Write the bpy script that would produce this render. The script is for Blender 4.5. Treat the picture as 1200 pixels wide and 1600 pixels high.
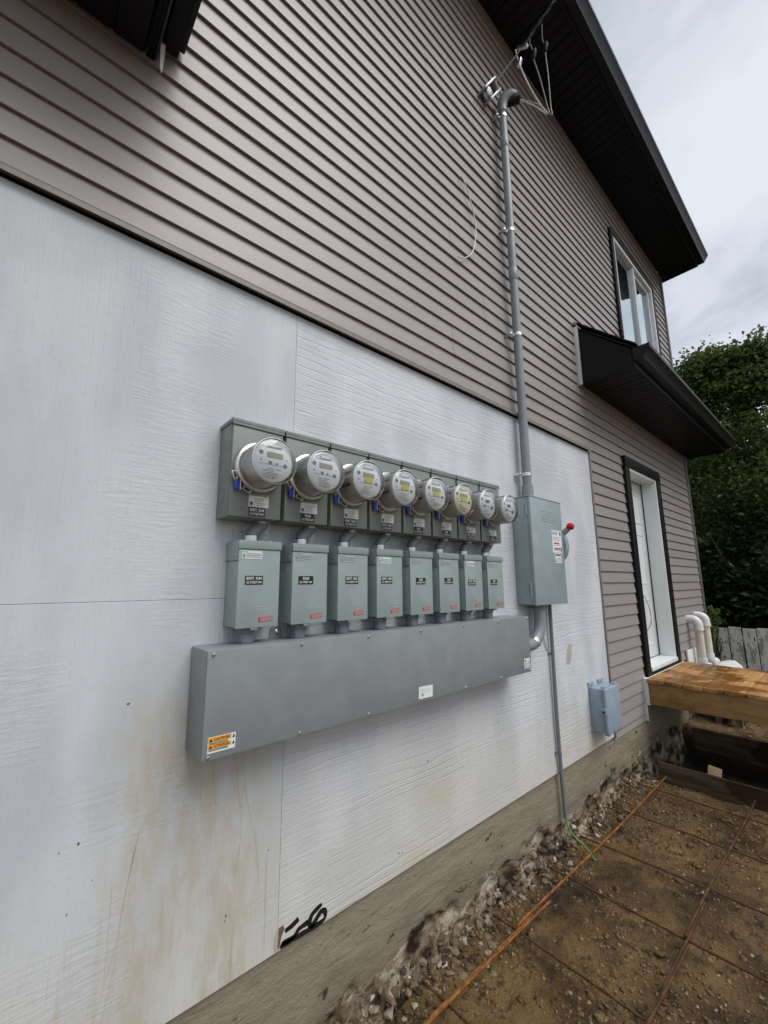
import bpy, bmesh, math, random
from mathutils import Vector, Matrix, noise as mn
R = math.radians
random.seed(7)
SC = bpy.context.scene
COL = SC.collection
for o in list(bpy.data.objects): bpy.data.objects.remove(o)

# ------------------------------------------------------------------ camera
cam_d = bpy.data.cameras.new('camera'); cam = bpy.data.objects.new('camera', cam_d); COL.objects.link(cam)
SC.camera = cam
cam_d.sensor_fit = 'VERTICAL'; cam_d.sensor_height = 24.0; cam_d.lens = 648.3/1600*24
cam_d.clip_start = 0.02; cam_d.clip_end = 2000
_p, _y, _r = R(9.73), R(48.48), R(-.372)
_hf = Vector((math.cos(_y), math.sin(_y), 0)); _R = Vector((math.sin(_y), -math.cos(_y), 0)); _Z = Vector((0, 0, 1))
_F = _hf*math.cos(_p) + _Z*math.sin(_p); _U = -_hf*math.sin(_p) + _Z*math.cos(_p)
_R2 = _R*math.cos(_r) + _U*math.sin(_r); _U2 = -_R*math.sin(_r) + _U*math.cos(_r)
m = Matrix((_R2, _U2, -_F)).transposed().to_4x4(); m.translation = Vector((0, -1.5, 1.75))
cam.matrix_world = m

# ------------------------------------------------------------------ world, sun, exposure
SUN_EL, SUN_AZ = 55.0, -78.0        # direction the light comes from (degrees; azimuth measured from +x)
W = bpy.data.worlds.new('World'); SC.world = W; W.use_nodes = True
nt = W.node_tree; nt.nodes.clear()
out = nt.nodes.new('ShaderNodeOutputWorld'); mx = nt.nodes.new('ShaderNodeMixShader')
b1 = nt.nodes.new('ShaderNodeBackground'); b2 = nt.nodes.new('ShaderNodeBackground')
sky = nt.nodes.new('ShaderNodeTexSky'); sky.sky_type = 'NISHITA'; sky.sun_disc = False
sky.sun_elevation = R(SUN_EL); sky.sun_rotation = R(90 - SUN_AZ)
nt.links.new(sky.outputs[0], b1.inputs[0]); b1.inputs[1].default_value = 0.07
tc = nt.nodes.new('ShaderNodeTexCoord'); sep = nt.nodes.new('ShaderNodeSeparateXYZ')
nt.links.new(tc.outputs['Generated'], sep.inputs[0])
ab = nt.nodes.new('ShaderNodeMath'); ab.operation = 'ABSOLUTE'; nt.links.new(sep.outputs[2], ab.inputs[0])
ad = nt.nodes.new('ShaderNodeMath'); ad.inputs[1].default_value = 0.25; nt.links.new(ab.outputs[0], ad.inputs[0])
dx = nt.nodes.new('ShaderNodeMath'); dx.operation = 'DIVIDE'; nt.links.new(sep.outputs[0], dx.inputs[0]); nt.links.new(ad.outputs[0], dx.inputs[1])
dy = nt.nodes.new('ShaderNodeMath'); dy.operation = 'DIVIDE'; nt.links.new(sep.outputs[1], dy.inputs[0]); nt.links.new(ad.outputs[0], dy.inputs[1])
cmb = nt.nodes.new('ShaderNodeCombineXYZ'); nt.links.new(dx.outputs[0], cmb.inputs[0]); nt.links.new(dy.outputs[0], cmb.inputs[1])
cl = nt.nodes.new('ShaderNodeTexNoise'); cl.inputs['Scale'].default_value = 1.9; cl.inputs['Detail'].default_value = 6; cl.inputs['Roughness'].default_value = .52
cl.inputs['Distortion'].default_value = .35
nt.links.new(cmb.outputs[0], cl.inputs['Vector'])
rp = nt.nodes.new('ShaderNodeValToRGB'); e = rp.color_ramp.elements
e[0].position = .38; e[0].color = (.56, .61, .68, 1); e[1].position = .58; e[1].color = (.90, .94, 1.0, 1)
e2 = rp.color_ramp.elements.new(.47); e2.color = (.78, .83, .91, 1)
nt.links.new(cl.outputs[0], rp.inputs[0]); nt.links.new(rp.outputs[0], b2.inputs[0]); b2.inputs[1].default_value = .76
mx.inputs[0].default_value = .86
nt.links.new(b1.outputs[0], mx.inputs[1]); nt.links.new(b2.outputs[0], mx.inputs[2]); nt.links.new(mx.outputs[0], out.inputs[0])

sl = bpy.data.lights.new('sun', 'SUN'); sl.energy = 1.85; sl.angle = R(42); sl.color = (1, .97, .93)
sun = bpy.data.objects.new('sun', sl); COL.objects.link(sun); sun.location = (0, -10, 12)
sd = Vector((math.cos(R(SUN_EL))*math.cos(R(SUN_AZ)), math.cos(R(SUN_EL))*math.sin(R(SUN_AZ)), math.sin(R(SUN_EL))))
sun.rotation_euler = sd.to_track_quat('Z', 'Y').to_euler()
vs = SC.view_settings; vs.view_transform = 'Standard'; vs.look = 'None'; vs.exposure = 0.38; vs.gamma = 1; vs.use_curve_mapping = False

# ------------------------------------------------------------------ materials
class N:
    def __init__(s, name):
        s.m = bpy.data.materials.new(name); s.m.use_nodes = True; s.t = s.m.node_tree
        s.b = s.t.nodes['Principled BSDF']; s.out = s.t.nodes['Material Output']
        s.co = None
    def new(s, t, **k):
        n = s.t.nodes.new(t)
        for a, v in k.items(): setattr(n, a, v)
        return n
    def L(s, a, b): s.t.links.new(a, b)
    def put(s, sock, v):
        if hasattr(v, 'links'): s.L(v, sock)
        elif isinstance(v, (tuple, list)) and len(v) == 3 and sock.type == 'RGBA': sock.default_value = (*v, 1)
        else: sock.default_value = v
    def coord(s, scale=(1, 1, 1), loc=(0, 0, 0), rot=(0, 0, 0)):
        if s.co is None: s.co = s.new('ShaderNodeTexCoord').outputs['Object']
        mp = s.new('ShaderNodeMapping'); s.L(s.co, mp.inputs[0])
        mp.inputs['Scale'].default_value = scale; mp.inputs['Location'].default_value = loc; mp.inputs['Rotation'].default_value = rot
        return mp.outputs[0]
    def noise(s, vec, scale=5, detail=4, rough=.55, dist=0):
        n = s.new('ShaderNodeTexNoise'); s.L(vec, n.inputs['Vector'])
        n.inputs['Scale'].default_value = scale; n.inputs['Detail'].default_value = detail; n.inputs['Roughness'].default_value = rough
        n.inputs['Distortion'].default_value = dist
        return n.outputs[0]
    def voro(s, vec, scale=5, feat='F1'):
        n = s.new('ShaderNodeTexVoronoi'); s.L(vec, n.inputs['Vector']); n.inputs['Scale'].default_value = scale; n.feature = feat
        return n.outputs['Distance']
    def wave(s, vec, scale, dist, detail=2, dscale=1, direction='X'):
        n = s.new('ShaderNodeTexWave'); s.L(vec, n.inputs['Vector']); n.bands_direction = direction
        n.inputs['Scale'].default_value = scale; n.inputs['Distortion'].default_value = dist; n.inputs['Detail'].default_value = detail
        n.inputs['Detail Scale'].default_value = dscale
        return n.outputs['Fac']
    def math(s, op, a, b=0.0, clamp=False):
        n = s.new('ShaderNodeMath', operation=op, use_clamp=clamp); s.put(n.inputs[0], a); s.put(n.inputs[1], b); return n.outputs[0]
    def sstep(s, v, a, b):
        n = s.new('ShaderNodeMapRange', interpolation_type='SMOOTHSTEP'); s.put(n.inputs[0], v)
        lo, hi = (a, b) if a < b else (b, a)
        n.inputs[1].default_value = lo; n.inputs[2].default_value = hi
        n.inputs[3].default_value = 0 if a < b else 1; n.inputs[4].default_value = 1 if a < b else 0
        return n.outputs[0]
    def ramp(s, f, *st):
        n = s.new('ShaderNodeValToRGB'); s.L(f, n.inputs[0]); els = n.color_ramp.elements
        while len(els) < len(st): els.new(.5)
        for e_, (p_, c_) in zip(els, st):
            e_.position = p_; e_.color = (*c_, 1) if isinstance(c_, (tuple, list)) else (c_, c_, c_, 1)
        return n.outputs[0]
    def mix(s, f, a, b, blend='MIX'):
        n = s.new('ShaderNodeMix', data_type='RGBA', blend_type=blend); s.put(n.inputs[0], f); s.put(n.inputs[6], a); s.put(n.inputs[7], b); return n.outputs[2]
    def xyz(s):
        n = s.new('ShaderNodeSeparateXYZ'); s.L(s.coord(), n.inputs[0]); return n.outputs
    def bump(s, h, strength=.3, dist=.01, prev=None):
        n = s.new('ShaderNodeBump'); s.L(h, n.inputs['Height']); n.inputs['Strength'].default_value = strength; n.inputs['Distance'].default_value = dist
        if prev is not None: s.L(prev, n.inputs['Normal'])
        return n.outputs[0]
    def fin(s, col=None, rough=None, metal=None, normal=None, spec=None):
        if col is not None: s.put(s.b.inputs['Base Color'], col)
        if rough is not None: s.put(s.b.inputs['Roughness'], rough)
        if metal is not None: s.put(s.b.inputs['Metallic'], metal)
        if normal is not None: s.put(s.b.inputs['Normal'], normal)
        if spec is not None: s.put(s.b.inputs['Specular IOR Level'], spec)
        return s.m

def paint(name, col, rough=.45, metal=0, var=.06, peel=.03, spec=.4, dirt=0.0):
    n = N(name); f = n.noise(n.coord(), 9, 5)
    c = n.mix(n.math('MULTIPLY', n.sstep(f, .35, .7), 1), tuple(x*(1-var) for x in col), tuple(x*(1+var) for x in col))
    if dirt:
        d = n.sstep(n.noise(n.coord((3, 3, 1.2)), 14, 6, .65), .56, .74)
        c = n.mix(n.math('MULTIPLY', d, dirt), c, tuple(x*.62 for x in col))
    rr = n.math('ADD', n.math('MULTIPLY', n.noise(n.coord(), 30, 3), .16), rough-.08)
    nb = n.bump(n.noise(n.coord(), 420, 2), peel, .002)
    return n.fin(c, rr, metal, nb, spec)
MT = {}
MT['box_green'] = paint('breaker_paint', (.290, .362, .348), .40, dirt=.12)
MT['box_grey'] = paint('meter_box_paint', (.195, .220, .207), .43, dirt=.15)
MT['trough'] = paint('trough_paint', (.225, .247, .253), .40, dirt=.15)
MT['disc'] = paint('disconnect_paint', (.285, .352, .372), .38, dirt=.12)
MT['jbox'] = paint('junction_box_plastic', (.27, .34, .41), .5, dirt=.12)
MT['pvc_grey'] = paint('grey_conduit_plastic', (.165, .185, .20), .42, var=.05)
MT['mast'] = paint('mast_plastic', (.235, .255, .275), .38, var=.06)
MT['pvc_cream'] = paint('cream_pipe_plastic', (.66, .61, .50), .4, dirt=.2)
MT['pvc_white'] = paint('white_fitting_plastic', (.72, .72, .74), .35, dirt=.15)
MT['black'] = paint('black_metal', (.006, .006, .0075), .5, spec=.25)
MT['black_trim'] = paint('black_trim_paint', (.005, .005, .007), .55, spec=.22)
MT['gutter'] = paint('dark_gutter_metal', (.011, .010, .012), .42, spec=.32)
MT['blackprint'] = paint('black_print', (.012, .012, .014), .4)
MT['whiteprint'] = paint('white_print', (.80, .80, .80), .5, var=.02)
MT['sticker'] = paint('sticker_white', (.72, .74, .74), .45, var=.03)
MT['silversticker'] = paint('sticker_silver', (.40, .45, .46), .35, var=.04)
MT['inkgrey'] = paint('ink_grey', (.20, .22, .23), .5)
MT['green'] = paint('ink_green', (.05, .26, .12), .5)
MT['navy'] = paint('ink_navy', (.03, .035, .16), .5)
MT['blue'] = paint('blue_tag_plastic', (.025, .055, .46), .35)
MT['logoblue'] = paint('ink_blue', (.02, .16, .52), .5)
MT['red'] = paint('red_plastic', (.50, .010, .018), .35)
MT['redprint'] = paint('ink_red', (.42, .045, .05), .5)
MT['orange'] = paint('ink_orange', (.72, .30, .02), .5)
MT['yellow'] = paint('yellow_sticker', (.72, .68, .05), .45)
MT['faceplate'] = paint('meter_face', (.90, .92, .94), .45, var=.02)
MT['faceyellow'] = paint('meter_face_yellowed', (.90, .88, .66), .45, var=.03)
MT['innermeter'] = paint('meter_inner', (.62, .62, .61), .30, var=.16)
MT['lcd'] = paint('lcd_beige', (.40, .38, .29), .3)
MT['lcddark'] = paint('lcd_dark', (.10, .11, .11), .25)
MT['whitedoor'] = paint('white_door_paint', (.70, .745, .75), .35, var=.02)
MT['vinylwhite'] = paint('white_window_vinyl', (.62, .64, .66), .4, var=.03)
MT['whitestrip'] = paint('white_strip', (.70, .70, .68), .5)
MT['wirewhite'] = paint('white_wire', (.62, .60, .56), .45)
MT['wiregrey'] = paint('grey_wire', (.30, .30, .31), .4)
MT['wireblack'] = paint('black_wire', (.012, .012, .014), .4)
MT['wiregreen'] = paint('green_wire', (.14, .34, .12), .4)
MT['cable'] = paint('twisted_cable', (.22, .22, .23), .45, metal=.3)

def metal(name, col, rough, var=.2):
    n = N(name); f = n.noise(n.coord(), 40, 4)
    return n.fin(n.mix(f, tuple(x*(1-var) for x in col), col), n.math('ADD', n.math('MULTIPLY', f, .25), rough-.1), 1.0, n.bump(n.noise(n.coord(), 150, 2), .05, .002))
MT['zinc'] = metal('zinc_metal', (.72, .73, .75), .32)
MT['screw'] = metal('screw_metal', (.75, .76, .78), .25)
MT['ring'] = metal('ring_metal', (.62, .60, .56), .28)
MT['nickel'] = metal('dull_fitting_metal', (.42, .43, .44), .38)
MT['trimmetal'] = paint('taupe_trim', (.20, .185, .18), .4)

# clear meter cover
n = N('clear_cover'); n.t.nodes.remove(n.b)
tr = n.new('ShaderNodeBsdfTransparent'); tr.inputs[0].default_value = (.98, .985, .98, 1)
gl = n.new('ShaderNodeBsdfGlossy'); gl.inputs['Roughness'].default_value = .06; gl.inputs[0].default_value = (.95, .95, .95, 1)
fr = n.new('ShaderNodeFresnel'); fr.inputs[0].default_value = 1.45
ms = n.new('ShaderNodeMixShader'); n.L(n.math('ADD', n.math('MULTIPLY', fr.outputs[0], 1.0), .03, True), ms.inputs[0]); n.L(tr.outputs[0], ms.inputs[1]); n.L(gl.outputs[0], ms.inputs[2]); n.L(ms.outputs[0], n.out.inputs[0])
MT['cover'] = n.m
# window glass: coated double glazing over a dim room
n = N('window_glass')
gl = n.new('ShaderNodeBsdfGlossy'); gl.inputs['Roughness'].default_value = .015; gl.inputs[0].default_value = (.80, .90, .95, 1)
ms = n.new('ShaderNodeMixShader'); fr = n.new('ShaderNodeFresnel'); fr.inputs[0].default_value = 1.9
n.fin((.012, .018, .018), .2)
n.L(n.math('MULTIPLY', fr.outputs[0], 2.2, True), ms.inputs[0]); n.L(n.b.outputs[0], ms.inputs[1]); n.L(gl.outputs[0], ms.inputs[2]); n.L(ms.outputs[0], n.out.inputs[0])
MT['glass'] = n.m

# vinyl siding
n = N('vinyl_siding')
oi = n.new('ShaderNodeObjectInfo').outputs['Random']
g = n.noise(n.coord((5, 40, 110)), 3.2, 5, .6)
blot = n.noise(n.coord((.5, 1, 1.5)), 2.2, 4)
c = n.mix(oi, (.282, .257, .250), (.308, .281, .273))
c = n.mix(n.math('MULTIPLY', n.sstep(blot, .48, .75), .25), c, (.265, .235, .225))
MT['siding'] = n.fin(c, .43, 0, n.bump(g, .10, .002, n.bump(n.noise(n.coord((1.2, 1, 3)), 3, 2), .16, .010)), .48)

# engineered wood panels, painted white, embossed grain, stained
def board(name, vertical):
    n = N(name)
    if vertical: st = (1, 1, .055); st2 = (1, 1, .16); dr = 'X'
    else: st = (.055, 1, 1); st2 = (.16, 1, 1); dr = 'Z'
    x, y, z = n.xyz()[:3]
    warp = n.noise(n.coord(st2), 5.5, 3, .5)
    fine = n.noise(n.coord(st), 105, 5, .68)
    rings = n.wave(n.coord(st2), 9, 9.0, 3, 1.1, dr)
    mask = n.sstep(n.noise(n.coord(st2, (3, 1, 2)), 3.1, 2), .46, .60)
    chat = n.noise(n.coord((st[2], 1, st[0]) if False else ((.25, 1, 1.9) if vertical else (1.9, 1, .25))), 48, 3, .6)
    cm = n.sstep(n.noise(n.coord((1, 1, 1), (7, 2, 5)), 2.3, 2), .44, .60)
    h = n.math('ADD', n.math('MULTIPLY', fine, .55), n.math('MULTIPLY', n.math('MULTIPLY', n.ramp(rings, (0, 0), (.10, 1), (1, 1)), mask), .12 if vertical else .22))
    h = n.math('ADD', h, n.math('MULTIPLY', n.math('MULTIPLY', chat, cm), .44 if vertical else .5))
    nb = n.bump(h, .80 if vertical else .95, .0060)
    # paint colour: cool white with uneven rolled coats
    roll = n.noise(n.coord((1.4, 1, .55)), 2.4, 3, .45)
    roll2 = n.noise(n.coord((.9, 1, 1.2), (4, 4, 4)), 1.3, 2, .5)
    c = n.mix(n.sstep(roll, .38, .62), (.520, .545, .585), (.625, .645, .682))
    if vertical: c = n.mix(1.0, c, (.93, .945, .935), 'MULTIPLY')
    c = n.mix(n.math('MULTIPLY', n.sstep(roll2, .5, .66), .55), c, (.470, .505, .520))
    # lower wall: dusty, creamy dirt
    low = n.math('ADD', z, n.math('MULTIPLY', n.math('SUBTRACT', n.noise(n.coord((1, 1, .4), (2, 0, 1)), 2.6, 4, .6), .5), 1.1))
    c = n.mix(n.math('MULTIPLY', n.sstep(low, 1.35, .45), .55), c, (.55, .525, .45))
    if vertical:
        sx = n.math('MULTIPLY', n.sstep(x, .20, .38), n.sstep(x, .84, .66))
        sz = n.math('MULTIPLY', n.sstep(z, 1.62, 1.15), 1)
        blob = n.sstep(n.noise(n.coord((1.7, 1, .55), (1.3, 0, .4)), 3.0, 6, .66), .36, .54)
        c = n.mix(n.math('MULTIPLY', n.math('MULTIPLY', sx, sz), n.math('MULTIPLY', n.math('MULTIPLY', blob, n.sstep(n.noise(n.coord((1.6, 1, .5)), 16, 6, .68), .26, .60)), .80)), c, (.455, .412, .318))
        run = n.sstep(n.noise(n.coord((9, 1, .55), (.3, 0, 0)), 3.0, 5, .65), .56, .70)
        rz = n.sstep(z, 1.05, .55)
        c = n.mix(n.math('MULTIPLY', n.math('MULTIPLY', run, rz), .62), c, (.40, .315, .19))
        drip = n.sstep(n.noise(n.coord((26, 1, .5), (.7, 0, 0)), 2.2, 4, .7, .4), .63, .68)
        c = n.mix(n.math('MULTIPLY', n.math('MULTIPLY', drip, n.sstep(z, 1.25, .8)), .5), c, (.33, .29, .22))
    else:
        yb = n.sstep(n.noise(n.coord((.8, 1, 1), (2.2, 0, 1)), 2.4, 4, .55), .52, .68)
        c = n.mix(n.math('MULTIPLY', n.math('MULTIPLY', yb, n.sstep(z, 1.0, .55)), .75), c, (.52, .47, .31))
    # scuffs and specks
    sc = n.sstep(n.noise(n.coord((1, 1, .45)), 23, 7, .75), .675, .72)
    c = n.mix(n.math('MULTIPLY', n.math('MULTIPLY', sc, n.sstep(z, 1.5, .5)), .75), c, (.17, .14, .11))
    sp = n.sstep(n.noise(n.coord((1, 1, 1), (5, 5, 5)), 70, 3, .6), .70, .75)
    c = n.mix(n.math('MULTIPLY', sp, .45), c, (.25, .22, .18))
    gr = n.sstep(fine, .36, .30)
    c = n.mix(n.math('MULTIPLY', gr, .30), c, (.36, .36, .36))
    c = n.mix(n.math('MULTIPLY', n.sstep(n.noise(n.coord((1, 1, 1), (9, 1, 9)), 38, 5, .7), .52, .66), .16), c, (.40, .41, .41))
    return n.fin(c, .52, 0, nb, .4)
MT['board_v'] = board('painted_panel_upright_grain', True)
MT['board_h'] = board('painted_panel_level_grain', False)

# parged concrete foundation with crumbled foot
n = N('parged_concrete'); x, y, z = n.xyz()[:3]
f1 = n.noise(n.coord((.7, 1, 1.6)), 5, 6, .6); f2 = n.noise(n.coord(), 60, 6, .7)
lay = n.noise(n.coord((.6, 1, 2.0)), 13, 6, .66, .5)
edge = n.math('ADD', z, n.math('MULTIPLY', n.math('SUBTRACT', n.noise(n.coord((.55, 1, 1)), 6.5, 4, .5), .5), .46))
c = n.mix(f1, (.205, .180, .128), (.295, .262, .195))
c = n.mix(n.math('MULTIPLY', n.sstep(lay, .60, .64), .32), c, (.10, .085, .058))
c = n.mix(n.math('MULTIPLY', n.sstep(f2, .56, .68), .35), c, (.14, .12, .085))
foot = n.sstep(edge, .212, .192)
big = n.noise(n.coord((.62, 1, 1), (1, 0, 2)), 11, 4, .52)
fc = n.ramp(big, (.395, (.016, .011, .008)), (.415, (.075, .050, .030)), (.47, (.115, .082, .050)), (.49, (.20, .152, .100)), (.57, (.25, .20, .14)), (.60, (.38, .33, .26)))
fc = n.mix(n.sstep(f2, .52, .60), fc, n.mix(.55, fc, (.05, .034, .02)))
c = n.mix(n.math('MULTIPLY', n.sstep(edge, .36, .20), .45), c, (.095, .068, .042))
c = n.mix(foot, c, fc)
hole = n.sstep(n.noise(n.coord((.7, 1, 1.2), (3, 0, 3)), 12, 6, .68), .632, .66)
c = n.mix(n.math('MULTIPLY', hole, .85), c, (.030, .022, .016))
h = n.math('ADD', n.math('MULTIPLY', lay, .8), n.math('ADD', n.math('MULTIPLY', f2, .35), n.math('MULTIPLY', n.math('MULTIPLY', big, foot), 1.8)))
MT['concrete'] = n.fin(c, .85, 0, n.bump(h, .75, .016), .25)

# wet dirt
n = N('wet_dirt')
a = n.noise(n.coord(), 1.9, 7, .62, .3); b_ = n.noise(n.coord(), 13, 8, .74); v = n.voro(n.coord(), 38)
gr_ = n.noise(n.coord(), 75, 5, .7)
c = n.ramp(a, (.34, (.034, .019, .008)), (.45, (.110, .064, .024)), (.55, (.205, .125, .049)), (.68, (.275, .176, .076)))
c = n.mix(n.math('MULTIPLY', n.sstep(b_, .51, .62), .85), c, (.024, .014, .007))
c = n.mix(n.math('MULTIPLY', n.sstep(gr_, .56, .70), .55), c, (.030, .019, .010))
c = n.mix(n.math('MULTIPLY', n.sstep(gr_, .42, .30), .6), c, (.36, .25, .12))
x, y, z = n.xyz()[:3]
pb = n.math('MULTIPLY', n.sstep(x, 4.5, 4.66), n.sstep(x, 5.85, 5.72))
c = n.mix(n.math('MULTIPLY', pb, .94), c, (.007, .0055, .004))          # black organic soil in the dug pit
h = n.math('ADD', n.math('MULTIPLY', b_, 1.0), n.math('MULTIPLY', gr_, .55))
wet = n.sstep(n.noise(n.coord(), 3.1, 5), .40, .62)
MT['dirt'] = n.fin(c, n.math('ADD', n.math('MULTIPLY', wet, .50), .32), 0, n.bump(h, 1.0, .034), .40)
n = N('pebble_stone'); ri = n.new('ShaderNodeNewGeometry').outputs['Random Per Island']
MT['pebble'] = n.fin(n.ramp(ri, (0, (.055, .032, .013)), (.6, (.15, .092, .040)), (.95, (.25, .165, .078)), (1, (.36, .27, .16))), .6, 0, n.bump(n.noise(n.coord(), 160, 3), .5, .003))
n = N('soil_clod'); f = n.noise(n.coord(), 40, 6, .7)
MT['clod'] = n.fin(n.ramp(f, (.32, (.030, .018, .008)), (.5, (.115, .072, .031)), (.68, (.21, .140, .066))), .75, 0, n.bump(n.noise(n.coord(), 130, 4, .7), .8, .006), .25)
n = N('plaster_chip'); ri = n.new('ShaderNodeNewGeometry').outputs['Random Per Island']
MT['chip'] = n.fin(n.ramp(ri, (0, (.035, .022, .012)), (.5, (.11, .075, .042)), (.85, (.22, .165, .105)), (.96, (.32, .27, .20)), (1, (.58, .55, .50))), .8, 0, n.bump(n.noise(n.coord(), 120, 3), .5, .003))
# rust
n = N('rusty_steel'); f = n.noise(n.coord(), 24, 6, .7)
MT['rust'] = n.fin(n.ramp(f, (.3, (.075, .030, .010)), (.5, (.20, .080, .022)), (.7, (.36, .155, .045))), .75, .1, n.bump(n.noise(n.coord(), 300, 3), .6, .002), .3)
n = N('brown_rusty_steel'); f = n.noise(n.coord(), 18, 6, .7)
MT['rustdark'] = n.fin(n.ramp(f, (.3, (.030, .014, .007)), (.5, (.075, .036, .015)), (.75, (.16, .080, .032))), .72, .1, n.bump(n.noise(n.coord(), 300, 3), .6, .002), .3)
# wood
def wood(name, lo, hi, wet=0, axis='Y', knots=.7):
    n = N(name); stv = {'X': (.10, 1, 1), 'Y': (1, .10, 1), 'Z': (1, 1, .10)}[axis]
    oi = n.new('ShaderNodeObjectInfo').outputs['Random']
    f = n.noise(n.coord(stv), 26, 5, .6, .8); g_ = n.noise(n.coord(stv), 120, 4, .65)
    c = n.mix(n.sstep(f, .32, .70), lo, hi)
    c = n.mix(n.math('MULTIPLY', oi, .22), c, tuple(q*.6 for q in lo))
    k = n.sstep(n.voro(n.coord((1.3, 1.3, 2.2) if axis != 'X' else (.8, 2, 2)), 2.4), .075, .045)
    c = n.mix(n.math('MULTIPLY', k, knots), c, (.035, .018, .008))
    rr = .62
    if wet:
        w_ = n.sstep(n.noise(n.coord((1.2, .8, 1)), 3.2, 4, .6), .46, .56)
        c = n.mix(n.math('MULTIPLY', w_, wet), c, tuple(q*w for q, w in zip(lo, (.50, .40, .28))))
        rr = n.math('SUBTRACT', .62, n.math('MULTIPLY', w_, .34))
    return n.fin(c, rr, 0, n.bump(g_, .25, .002), .35)
MT['deck'] = wood('deck_plank_wood', (.36, .175, .056), (.52, .30, .12), .92, 'X', .5)
MT['joist'] = wood('fascia_wood', (.25, .145, .052), (.35, .215, .085), .5, 'Y', .8)
MT['form'] = wood('muddy_form_wood', (.045, .030, .018), (.14, .095, .055), .8, 'Y', .3)
MT['stake'] = wood('fresh_cut_wood', (.46, .32, .19), (.56, .42, .28), 0, 'Z', .2)
# fence paint peeling
n = N('peeling_white_paint'); oi = n.new('ShaderNodeObjectInfo').outputs['Random']
f = n.noise(n.coord((1, 3, 1)), 13, 7, .72)
c = n.mix(n.noise(n.coord((1, 6, .6)), 9, 5), (.55, .56, .52), (.70, .70, .66))
c = n.mix(n.sstep(f, .565, .62), c, (.085, .052, .032))
c = n.mix(n.math('MULTIPLY', n.sstep(n.noise(n.coord((1, 2, .7), (4, 4, 4)), 5, 5), .50, .64), .75), c, (.17, .17, .16))
MT['fence'] = n.fin(c, .75, 0, n.bump(f, .35, .004))
# asphalt shingle
n = N('asphalt_shingle')
MT['shingle'] = n.fin(n.ramp(n.noise(n.coord(), 220, 3), (.35, (.012, .012, .013)), (.65, (.05, .05, .052))), .9, 0, n.bump(n.noise(n.coord(), 300, 2), .6, .003))
# foliage
def leafmat(name, cols):
    n = N(name); ri = n.new('ShaderNodeNewGeometry').outputs['Random Per Island']
    cl_ = n.noise(n.coord(), .9, 3)
    c = n.ramp(n.math('ADD', n.math('MULTIPLY', ri, .55), n.math('MULTIPLY', cl_, .45)), *cols)
    n.fin(c, .5, 0, None, .35)
    tl = n.new('ShaderNodeBsdfTranslucent'); n.L(c, tl.inputs[0]); ms = n.new('ShaderNodeMixShader'); ms.inputs[0].default_value = .45
    n.L(n.b.outputs[0], ms.inputs[1]); n.L(tl.outputs[0], ms.inputs[2]); n.L(ms.outputs[0], n.out.inputs[0])
    return n.m
MT['leaf'] = leafmat('tree_leaf', [(.15, (.030, .058, .014)), (.45, (.066, .112, .026)), (.68, (.115, .158, .040)), (.85, (.20, .15, .06))])
MT['leafdark'] = leafmat('dark_leaf', [(.2, (.010, .022, .008)), (.6, (.022, .042, .012)), (.9, (.045, .065, .018))])
MT['leafbright'] = leafmat('bright_leaf', [(.2, (.05, .12, .02)), (.6, (.10, .20, .035)), (.9, (.14, .25, .05))])
n = N('bark'); f = n.noise(n.coord((3, 3, .5)), 9, 6, .7)
MT['bark'] = n.fin(n.mix(f, (.022, .016, .012), (.10, .078, .058)), .9, 0, n.bump(f, .7, .02))

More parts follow.
